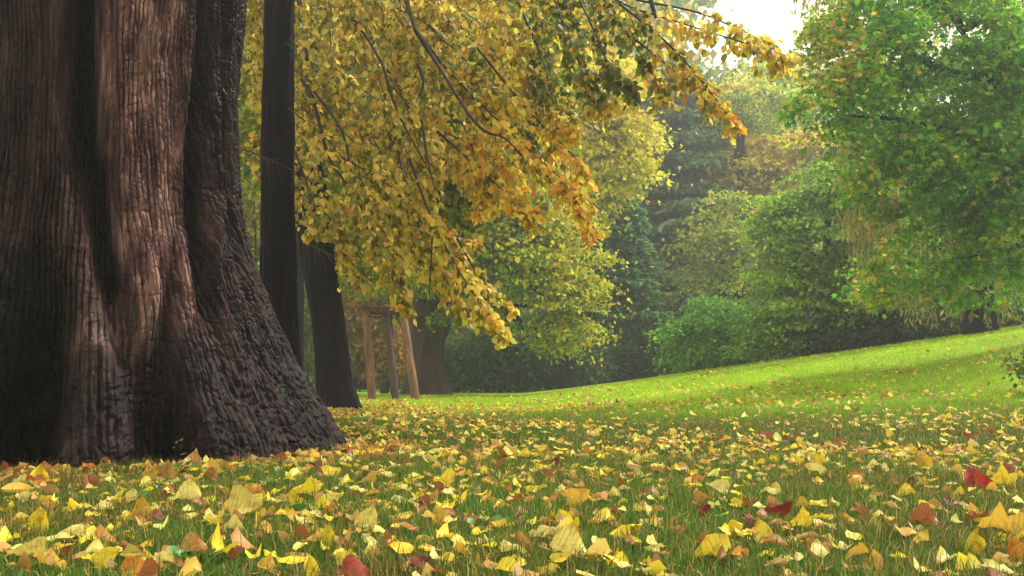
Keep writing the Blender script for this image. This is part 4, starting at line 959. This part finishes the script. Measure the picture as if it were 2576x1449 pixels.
# (px, py of its middle, width px, colour, pose: flat / tilted / upright, shape, label)
r7 = lambda x, y: (x * .3646, 1073 + y * .3646)
r8 = lambda x, y: (1610 + x * .375, 1006 + y * .375)
HERO = [
 (r7(290, 320), 52, 'bright yellow', 'upright', 0, 'yellow leaf with brown specks standing upright against the massive trunk at far left'),
 (r7(120, 382), 50, 'pale yellow', 'flat', 1, 'pale yellow leaf lying at the foot of the trunk by the left edge'),
 (r7(110, 452), 70, 'golden', 'tilted', 2, 'wide golden leaf under the upright leaf at the left edge'),
 (r7(270, 420), 44, 'orange', 'tilted', 3, 'orange leaf crumpled below the upright yellow leaf'),
 (r7(620, 355), 50, 'rust brown', 'upright', 4, 'brown folded leaf standing at the foot of the massive trunk left of the grass tuft'),
 (r7(1055, 315), 56, 'golden', 'upright', 5, 'golden leaf propped against the trunk foot just right of the grass tuft'),
 (r7(1150, 290), 56, 'tan', 'upright', 6, 'spotted tan leaf standing left of the curled brown leaf on the root'),
 (r7(1320, 215), 66, 'tan', 'upright', 7, 'large curled tan leaf arched highest against the root crease'),
 (r7(1455, 262), 52, 'golden', 'upright', 8, 'golden brown leaf right of the highest curled leaf on the root'),
 (r7(2070, 290), 54, 'golden', 'tilted', 9, 'golden tan leaf resting on the right root of the massive tree'),
 (r7(2275, 315), 56, 'bright yellow', 'tilted', 10, 'yellow leaf at the tip of the right root'),
 (r7(2165, 385), 48, 'golden', 'tilted', 11, 'small golden leaf below the root tip leaves'),
 (r7(1765, 430), 46, 'orange', 'upright', 12, 'round orange tan leaf upright behind the bright folded leaf'),
 (r7(1730, 490), 66, 'bright yellow', 'upright', 13, 'bright yellow folded leaf with a stalk in front of the right root'),
 (r7(1690, 590), 86, 'pale yellow', 'tilted', 0, 'broad pale yellow leaf below the bright folded one'),
 (r7(820, 475), 52, 'bright yellow', 'upright', 1, 'yellow curled leaf in front of the grass tuft'),
 (r7(975, 545), 66, 'golden', 'upright', 2, 'golden broad leaf next to the green weed before the trunk'),
 (r7(1280, 480), 84, 'pale yellow', 'flat', 3, 'long pale yellow leaf arched over the grass before the root crease'),
 (r7(2080, 445), 74, 'bright yellow', 'tilted', 4, 'large yellow leaf crossed by grass blades below the right root'),
 (r7(2290, 480), 54, 'pale yellow', 'upright', 5, 'pale yellow leaf leaning right of the large grass-crossed leaf'),
 (r7(285, 625), 70, 'bright yellow', 'upright', 6, 'big bright yellow leaf at left, second row from the front'),
 (r7(500, 710), 56, 'pale yellow', 'upright', 7, 'cupped pale yellow leaf left of centre in the front grass'),
 (r7(595, 700), 48, 'pale yellow', 'upright', 8, 'pale yellow leaf overlapping the cupped leaf'),
 (r7(700, 750), 84, 'bright yellow', 'flat', 9, 'long yellow leaf lying below the cupped pale leaf'),
 (r7(740, 870), 74, 'bright yellow', 'upright', 10, 'bright lemon yellow broad leaf facing the viewer in the front row'),
 (r7(915, 850), 80, 'rust brown', 'tilted', 11, 'reddish brown leaf touching the lemon yellow front leaf'),
 (r7(1110, 890), 58, 'pale yellow', 'upright', 12, 'pale yellow leaf standing between two rusty leaves in the front row'),
 (r7(950, 960), 90, 'orange', 'tilted', 13, 'large orange leaf at the bottom edge beside the lemon leaf'),
 (r7(170, 895), 84, 'pale yellow', 'tilted', 0, 'angular pale leaf at the lower left'),
 (r7(370, 925), 80, 'golden', 'tilted', 1, 'golden pointed leaf right of the angular pale leaf'),
 (r7(1210, 930), 54, 'rust brown', 'tilted', 2, 'rusty leaf right of the standing pale leaf in the front row'),
 (r7(1350, 840), 70, 'tan', 'tilted', 3, 'tan rolled leaf slanting through the front grass'),
 (r7(1540, 830), 86, 'bright yellow', 'tilted', 4, 'long narrow yellow leaf rolled and slanting down to the right'),
 (r7(2265, 740), 62, 'bright yellow', 'upright', 5, 'round yellow leaf standing tall before the right root'),
 (r7(2170, 790), 60, 'golden', 'flat', 6, 'golden leaf flat beside the round standing leaf'),
 (r7(2380, 790), 46, 'rust brown', 'upright', 7, 'dry brown leaf upright right of the round standing leaf'),
 (r7(2160, 940), 70, 'bright yellow', 'upright', 8, 'yellow leaf half sunk in grass at the lower left of centre'),
 (r7(2450, 980), 92, 'red', 'tilted', 9, 'large rust red leaf at the bottom edge left of centre'),
 (r7(2540, 610), 70, 'pale yellow', 'upright', 10, 'crumpled pale leaf right of the trunk, level with its front'),
 (r7(460, 840), 36, 'rust brown', 'upright', 11, 'small dark brown leaf below the cupped pale leaf'),
 (r8(2240, 515), 74, 'red', 'upright', 12, 'large deep red leaf standing upright above the grass at right'),
 (r8(1480, 725), 52, 'rust brown', 'upright', 13, 'round rusty leaf standing in the grass right of centre'),
 (r8(1550, 795), 34, 'pale yellow', 'upright', 0, 'small pale round leaf below the round rusty leaf'),
 (r8(1430, 795), 28, 'pale yellow', 'upright', 1, 'tiny pale leaf left below the round rusty leaf'),
 (r8(1370, 775), 34, 'golden', 'upright', 2, 'golden leaf left of the round rusty leaf'),
 (r8(1915, 810), 78, 'rust brown', 'tilted', 3, 'wide rusty orange leaf with ribs at lower right'),
 (r8(2400, 835), 118, 'golden', 'tilted', 4, 'long golden brown leaf with stalk at the right edge'),
 (r8(2240, 925), 66, 'bright yellow', 'upright', 5, 'bright yellow leaf under the long golden leaf at lower right'),
 (r8(2480, 985), 84, 'orange', 'upright', 6, 'big orange brown round leaf in the lower right corner'),
 (r8(440, 1000), 116, 'bright yellow', 'tilted', 7, 'large bright yellow leaf arched on its stalk at bottom, right of centre'),
 (r8(650, 1030), 56, 'tan', 'tilted', 8, 'tan leaf tucked behind the large arched yellow leaf'),
 (r8(90, 980), 60, 'pale yellow', 'tilted', 9, 'pale yellow leaf left of the large arched yellow leaf'),
 (r8(1170, 965), 66, 'tan', 'upright', 10, 'peach brown leaf sunk in grass at bottom, right of the arched leaf'),
 (r8(1780, 880), 70, 'golden', 'tilted', 11, 'golden tan leaf sunk in grass below the ribbed rusty leaf'),
 (r8(2045, 1070), 52, 'pale yellow', 'flat', 12, 'small pale yellow leaf near the bottom right'),
 (r8(720, 790), 44, 'dark red', 'upright', 13, 'dark red leaf at the left end of a dark crumpled pair'),
 (r8(905, 760), 66, 'dark red', 'tilted', 0, 'dark red crumpled leaf pair showing a pale underside'),
 (r8(975, 715), 40, 'rust brown', 'upright', 1, 'pointed rust leaf rising behind the dark crumpled pair'),
 (r8(430, 725), 44, 'dark red', 'upright', 2, 'dark maroon leaf left of the dark crumpled pair'),
 (r8(650, 835), 44, 'bright yellow', 'upright', 3, 'yellow leaf just below the dark maroon leaf'),
 (r8(1050, 830), 70, 'bright yellow', 'flat', 4, 'yellow wavy leaf below the dark crumpled pair'),
 (r8(1300, 690), 34, 'pale yellow', 'tilted', 5, 'small pale pink leaf with a long stalk left of the round rusty leaf'),
 (r8(670, 640), 26, 'bright yellow', 'upright', 6, 'small yellow leaf on edge above the dark crumpled pair'),
 (r8(1000, 270), 40, 'dark red', 'flat', 7, 'dark crimson leaf lying far out on the lawn'),
 (r8(840, 230), 38, 'rust brown', 'upright', 8, 'rust coloured leaf left of the far crimson one'),
 (r8(1550, 335), 20, 'dark red', 'upright', 9, 'tiny dark crimson leaf in the middle of the right lawn'),
 (r8(1665, 212), 26, 'bright yellow', 'upright', 10, 'bright lemon round leaf far out on the right lawn'),
 (r8(2210, 245), 36, 'rust brown', 'upright', 11, 'rust red leaf far out at the right'),
 (r8(1165, 385), 44, 'bright yellow', 'upright', 12, 'domed yellow leaf in the middle distance right of centre'),
 (r8(1030, 375), 32, 'bright yellow', 'upright', 13, 'bright yellow leaf left of the domed yellow one'),
 (r8(1170, 480), 54, 'pale yellow', 'tilted', 0, 'pale yellow leaf striped by grass below the domed leaf'),
 (r8(1450, 530), 44, 'golden', 'upright', 1, 'golden rounded leaf left of the standing red leaf'),
 (r8(1810, 525), 26, 'dark red', 'upright', 2, 'small dark red leaf left of the tall standing red leaf'),
 (r8(2480, 445), 42, 'rust brown', 'upright', 3, 'brown veined leaf right above the tall standing red leaf'),
 (r8(2410, 545), 70, 'bright yellow', 'tilted', 4, 'pointed yellow leaf right of the tall standing red leaf'),
 (r8(1890, 400), 56, 'golden', 'upright', 5, 'golden brown leaf above and left of the tall standing red leaf'),
 (r8(520, 600), 60, 'pale yellow', 'flat', 6, 'pale cream rolled leaf left in the middle grass'),
 (r8(310, 545), 46, 'golden', 'upright', 7, 'golden domed leaf at the centre of the lawn'),
 (r8(290, 440), 50, 'pale yellow', 'tilted', 8, 'pale lemon wavy leaf above the golden domed leaf'),
 (r8(35, 700), 36, 'orange', 'tilted', 9, 'orange leaf with pale rim near the middle of the lawn'),
 ((900, 1095), 16, 'dark red', 'upright', 10, 'dark red leaf just right of the root tip'),
 ((925, 1200), 36, 'dark red', 'tilted', 11, 'crimson brown leaf right of the massive trunk'),
 ((1110, 1210), 60, 'bright yellow', 'tilted', 12, 'yellow leaf angled beside the crimson brown one'),
 ((1100, 1290), 60, 'golden', 'upright', 13, 'golden brown folded leaf at the centre front'),
 ((1140, 1305), 50, 'bright yellow', 'tilted', 0, 'yellow pointed leaf under the folded leaf at centre front'),
 ((935, 1375), 46, 'pale yellow', 'upright', 1, 'pale yellow toothed leaf in the front grass left of centre'),
 ((1310, 1352), 60, 'tan', 'upright', 2, 'round tan leaf standing in the front grass at centre'),
 ((1440, 1385), 110, 'pale yellow', 'flat', 3, 'long pale leaf lying at bottom centre'),
 ((1440, 1240), 66, 'golden', 'upright', 4, 'golden orange domed leaf at centre, behind the tan one'),
 ((1220, 1108), 26, 'pale yellow', 'upright', 5, 'pale lemon leaf pair far out at the lawn centre'),
 ((1370, 1195), 40, 'rust brown', 'tilted', 6, 'rust brown leaf behind the golden orange domed leaf'),
 ((1520, 1300), 60, 'bright yellow', 'tilted', 7, 'yellow leaf tilted left of the maroon leaf'),
 ((1420, 1310), 46, 'tan', 'tilted', 8, 'brown tan leaf slanted at centre front'),
]
hero_xy = []
G = 'fallen leaves on the grass'
def yaw_to_cam(): return rng.uniform(-.6, .6)
def put_leaf(px, py, wpx, colour, pose, q, label, group=None, D=None):
    """Finds the lawn under the leaf and sets it there."""
    if D is None:
        low = py + (wpx * .38 if pose == 'upright' else wpx * .12)
        D = H * F / max(low - HOR, 30)
        for _ in range(8):
            x = (px - 1288) / F * D; D = min(22, (H - float(gz(x, D)) - .018) * F / (low - HOR))
    x = (px - 1288) / F * D; y = D
    d2 = math.hypot(x - TC[0], y - TC[1])
    size = .86 * max(.03, min(.16, wpx / F * D))
    sc_ = size * (1.08 if q < 14 else 1.15)
    me = heart[q % 14] if q < 14 else oval[q % 6]
    o = bpy.data.objects.new('fallen_leaf', me); C.objects.link(o)
    z = float(gz(x, y))
    if pose == 'upright':
        # blade faces the viewer: leaf axis mostly up or sideways
        roll = rng.uniform(-1.0, 1.0); d = np.array([math.sin(roll), rng.uniform(.05, .35), math.cos(roll)]); nn = np.array([rng.uniform(-.3, .3), -1, rng.uniform(.25, .7)])
        z += .012 + sc_ * .34
    elif pose == 'tilted':
        a = rng.uniform(0, 6.28); d = np.array([math.cos(a), math.sin(a) * .6, rng.uniform(.0, .35)]); nn = np.array([rng.uniform(-.3, .3), rng.uniform(-.75, -.25), 1])
        z += .018 + sc_ * .10
    else:
        a = rng.uniform(-.5, .5) + (math.pi if rng.random() < .5 else 0); d = np.array([math.cos(a), math.sin(a), rng.uniform(-.1, .15)]); nn = np.array([rng.uniform(-.25, .25), rng.uniform(-.55, -.1), 1])
        z += .022 + sc_ * .03
    R = frames(np.array([d]), np.array([nn]))[0]
    o.matrix_basis = Matrix([[R[r_][c_] * sc_ for c_ in range(3)] + [(x, y, z)[r_]] for r_ in range(3)] + [[0, 0, 0, 1]])
    c = np.array(CN[colour]) * rng.uniform(.85, 1.12); o.color = (*np.clip(c, 0, .9), 1)
    tag(o, label, 'leaf', G)
    hero_xy.append((x, y, size)); return o
for h_ in HERO: put_leaf(h_[0][0], h_[0][1], h_[1], h_[2], h_[3], h_[4] if rng.random() < .85 else 14 + h_[4] % 6, h_[5])

names = ['bright yellow', 'pale yellow', 'golden', 'tan', 'orange', 'rust brown', 'dark red']
wts = np.array([.28, .24, .16, .12, .05, .11, .05]); wts /= wts.sum()
def zone(px, py):
    r = 'at the very front' if py > 1400 else 'in the front row' if py > 1330 else 'in the second row' if py > 1260 else 'level with the big trunk foot' if py > 1200 else 'beyond the big trunk'
    s = 'by the left edge' if px < 260 else 'below the left root' if px < 560 else 'below the right root' if px < 880 else 'right of the root tip' if px < 1180 else 'near the centre' if px < 1560 else 'right of centre' if px < 1960 else 'near the tall red leaf' if px < 2330 else 'by the right edge'
    return r + ' ' + s
auto = {}
n_ind = 300 - len(HERO); made = 0; tries = 0
while made < n_ind and tries < 20000:
    tries += 1
    x, y = sample_wedge(1, 1.75, 4.9); x, y = float(x[0]), float(y[0])
    if abs(x) > .5 * y + .03 or not off_trunk(x, y, 1.24): continue
    if any((x - a) ** 2 + (y - b) ** 2 < (.5 * (s + .05)) ** 2 for a, b, s in hero_xy): continue
    px = 1288 + x / y * F; py = HOR + (H - float(gz(x, y))) / y * F
    cname = names[rng.choice(7, p=wts)]; pose = ['flat', 'tilted', 'upright'][rng.choice(3, p=[.58, .38, .04])]
    q = int(rng.integers(0, 20))
    form = {'flat': 'flat', 'tilted': 'curled', 'upright': 'upstanding'}[pose] + (' heart-shaped' if q < 14 else ' oval')
    lb = f'{cname} {form} leaf {zone(px, py)}'.replace('heart-shaped', 'heart').replace('in the second row', 'in second row').replace('near the tall', 'near tall').replace('with the big trunk foot','with trunk foot')
    o_ = put_leaf(px, py, rng.uniform(.032, .055) / y * F, cname, pose, q, lb, D=y); made += 1; auto.setdefault(lb, []).append((px, o_))

for lb, ls in auto.items():
    ls.sort(key=lambda t: t[0]); m = len(ls)
    for q, (_, o_) in enumerate(ls):
        if m > 1: o_['label'] = ({0: 'leftmost', m - 1: 'rightmost'}.get(q) or ('middle' if m == 3 else ('second', 'third', 'fourth', 'fifth', 'sixth')[min(q - 1, 4)])) + ' ' + lb

# the rest of the litter: thousands of leaves too many to pick apart
LT, LQ = [], None
for s in range(10):
    V, LQ = leaf_mesh('', 'heart' if s < 7 else 'oval', rows=5, cols=3, seed=200 + s); LT.append(V)
LT = np.array(LT)
parts = []
for (n, y0, y1, s0) in ((3200, 1.7, 4.8, .040), (4600, 4.4, 8, .046), (6800, 8, 14, .055), (10000, 13, 24, .070)):
    x, y = sample_wedge(n, y0, y1)
    cl = .5 + 1.5 * fbm(x * .9, y * .9, 61, 3)
    bank = sstep(1.0, 5.0, x) * sstep(7, 12, y)
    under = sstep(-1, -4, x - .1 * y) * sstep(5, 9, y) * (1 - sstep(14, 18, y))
    gap = sstep(13, 17, y) * .55
    dens = np.clip(.12 + cl * .8 - .7 * bank + .8 * under - gap, .11, 1)
    if y1 < 5: dens = np.clip(cl * 1.2, .3, .95)
    k = (rng.random(n) < dens) & off_trunk(x, y, 1.22); x, y = x[k], y[k]; n = len(x)
    a = rng.random(n) * 6.283
    d = np.stack([np.cos(a), np.sin(a), rng.normal(size=n) * .2], -1)
    nn = np.stack([rng.normal(size=n) * .25, rng.normal(size=n) * .25 - .2, np.ones(n)], -1)
    under = sstep(-1, -4, x - .1 * y) * sstep(5, 9, y)
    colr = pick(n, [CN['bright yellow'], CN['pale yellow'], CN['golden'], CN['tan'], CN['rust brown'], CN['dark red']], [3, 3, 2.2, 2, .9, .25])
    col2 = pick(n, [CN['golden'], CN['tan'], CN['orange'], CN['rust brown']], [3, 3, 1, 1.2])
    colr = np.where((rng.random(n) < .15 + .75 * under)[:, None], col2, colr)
    pos = np.stack([x, y, gz(x, y) + rng.uniform(.006, .034, n) + (.006 if y0 > 4 else -.004)], -1)
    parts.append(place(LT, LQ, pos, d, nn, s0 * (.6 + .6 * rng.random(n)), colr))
n = 900; a = rng.uniform(-1.5, 1.7, n); rr_ = 1.22 + np.abs(rng.normal(size=n)) * .22        # leaves drifted against the roots
x = TC[0] + rr_ * (dcam[0] * np.cos(a) + rgt[0] * np.sin(a)); y = TC[1] + rr_ * (dcam[1] * np.cos(a) + rgt[1] * np.sin(a))
aa = rng.random(n) * 6.283
parts.append(place(LT, LQ, np.stack([x, y, gz(x, y) + rng.uniform(.008, .05, n) * np.clip(1.6 - rr_, .3, 1) * 1.5], -1), np.stack([np.cos(aa), np.sin(aa), rng.normal(size=n) * .4], -1),
    np.stack([rng.normal(size=n) * .4, rng.normal(size=n) * .3 - .4, np.ones(n)], -1), .052 * (.6 + .6 * rng.random(n)), pick(n, [CN['golden'], CN['tan'], CN['rust brown'], CN['pale yellow'], CN['bright yellow']], [2, 3, 2.5, 1, 1])))
V, T, c = jointri(parts)
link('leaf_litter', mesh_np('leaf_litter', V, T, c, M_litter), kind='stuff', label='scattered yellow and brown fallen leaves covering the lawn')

# ------------------------------------------------------------------ weeds and grass tufts at the foot of the tree
M_weed = leaf_material('weed_leaf', rough=.4, trans=.3)
def on_lawn(px, py):
    D = H * F / (py - HOR)
    for _ in range(6):
        x = (px - 1288) / F * D; D = (H - float(gz(x, D))) * F / (py - HOR)
    return (px - 1288) / F * D, D
t_round = []
for s in range(3):
    a = np.linspace(0, 2 * np.pi, 8, endpoint=False)
    t_round.append(np.vstack([[.5, 0, -.05 - .05 * s], np.stack([.5 + .5 * np.cos(a), .46 * np.sin(a), .05 * np.cos(a * 2 + s)], -1)]))
T_ROUND = np.array(t_round); TRI_ROUND = np.array([[0, i, i % 8 + 1] for i in range(1, 9)])
round_meshes = []
def weed(px, py, hpx, n, label, spread=.05, narrow=False, D=None, size=.022):
    if D is None: x, y = on_lawn(px, py)
    else: y = D; x = (px - 1288) / F * D
    z = float(gz(x, y)); root = empty('weed', (x, y, z), label, 'plant', 'green weeds at the foot of the massive tree')
    hh = hpx / F * y
    for q in range(n):
        a = rng.random() * 6.28; r = spread * math.sqrt(rng.random()); t = np.array([x + r * math.cos(a), y + r * math.sin(a), z + hh * rng.uniform(.5, 1.0)])
        V, Q = tube(spline([np.array([x + r * .2, y, z - .003]), (np.array([x, y, z]) + t) / 2 + np.array([0, 0, .006]), t], 6), np.linspace(.0012, .0008, 6), 4)
        st_ = link('stalk', mesh_np('stalk', V, Q, None, M_weed), root)
        V, T, c = place(T_ROUND * (np.array([1.6, .6, 1]) if narrow else 1), TRI_ROUND, t[None], np.array([[math.cos(a), math.sin(a) - .4, .25]]), np.array([[rng.normal() * .3, -.7, 1.0]]), np.array([size * rng.uniform(.7, 1.3)]), pick(1, [(0.05, .15, .03), (0.08, .2, .035), (0.035, .10, .02)], [3, 2, 1]))
        link('leaf', mesh_np('weed_leaf', V, T, c, M_weed, True), root)
for a_ in [(445, 1195, 32, 9, 'small round-leaved weed below the highest curled leaf on the root'), (540, 1210, 34, 9, 'cluster of green weeds before the right root, left of the orange round leaf'),
           (600, 1200, 22, 7, 'low weeds close to the bark of the right root'), (655, 1195, 26, 6, 'weed with broad leaves near the middle of the right root'), (560, 1245, 24, 7, 'bright green weed beside the bright folded leaf'),
           (672, 1240, 30, 7, 'upright green weed behind the orange round leaf'), (370, 1275, 36, 6, 'green weed poking up by the golden broad leaf'), (720, 1200, 22, 5, 'small weed at the right root near the golden tan leaf'),
           (55, 1260, 24, 5, 'green weed leaf under the wide golden leaf at the left edge'), (1240, 1340, 30, 5, 'bright clover-like weed at the centre front')]:
    weed(*a_)
weed(440, 1150, 80, 6, 'young ivy-like shoot climbing in the crease between the two roots', spread=.03, narrow=True, D=3.95, size=.02)
weed(500, 1415, 30, 5, 'round bright green leaf plant low in the front left grass', size=.03)
def tuft(px, py, label, n=90, hgt=.09, wid=.10, D=None):
    x, y = on_lawn(px, py) if D is None else ((px - 1288) / F * D, D)
    xs_ = x + rng.normal(size=n) * wid * .5; ys_ = y + rng.normal(size=n) * .02
    V, T, c = blades(xs_, ys_, hgt * (.6 + .7 * rng.random(n)), np.full(n, .0026), 2, pick(n, [(0.03, .07, .02), (0.05, .10, .025), (0.08, .12, .03)], [2, 2, 1]))
    o = link('grass_tuft', mesh_np('grass_tuft', V, T, c, M_grass), label=label, cat='grass'); o['kind'] = 'stuff'
tuft(300, 1205, 'tuft of dark grass growing against the bark at the foot of the massive trunk', 110, .085, .10, D=3.72)
tuft(830, 1150, 'thin grass tuft at the tip of the right root', 50, .09, .06, D=4.75)
# low leafy bush at the right edge of the bank
root = empty('edge_bush', (4.98, 9.6, float(gz(4.98, 9.6))), 'low dark green and red leafed bush growing at the right edge of the bank', 'shrub')
lv, cent = crown_leaves([(2622, 930, 9.7, 45, 55, .5), (2612, 975, 9.4, 35, 22, .4), (2640, 890, 9.8, 45, 40, .4)], 1700, .045, .13, 60, .8)
for q in range(7):
    b = limb_to(np.array([4.98 + rng.normal() * .1, 9.6, float(gz(4.98, 9.6)) - .03]), np.array(cent[q * 5]), .012, .1); link('stem', mesh_np('stem', b[0], b[1], None, M_twig, True), root)
tree_parts(root, [], [], lv, colpal([GREEN, (0.05, .12, .02), (0.2, .06, .03), (0.3, .16, .04)], [4, 3, .5, .8]), M_leaf)

# ------------------------------------------------------------------ haze
hz, n, L = new_mat('haze')
pv = N(n, 'ShaderNodeVolumePrincipled'); pv.inputs['Density'].default_value = 0.0026; pv.inputs['Color'].default_value = (0.80, 0.82, 1.0, 1); pv.inputs['Anisotropy'].default_value = 0.45
o_ = N(n, 'ShaderNodeOutputMaterial'); L.new(pv.outputs[0], o_.inputs['Volume'])
bx0, bx1, by0, by1, bz0, bz1 = -262, 262, -6, 262, -1.6, 27.0
V = np.array([[x, y, z] for z in (bz0, bz1) for x, y in ((bx0, by0), (bx1, by0), (bx1, by1), (bx0, by1))])
Q = np.array([[3, 2, 1, 0], [4, 5, 6, 7], [0, 1, 5, 4], [1, 2, 6, 5], [2, 3, 7, 6], [3, 0, 4, 7]])
link('haze', mesh_np('haze', V, Q, None, hz), kind='stuff', label='thin autumn mist in the air of the park')
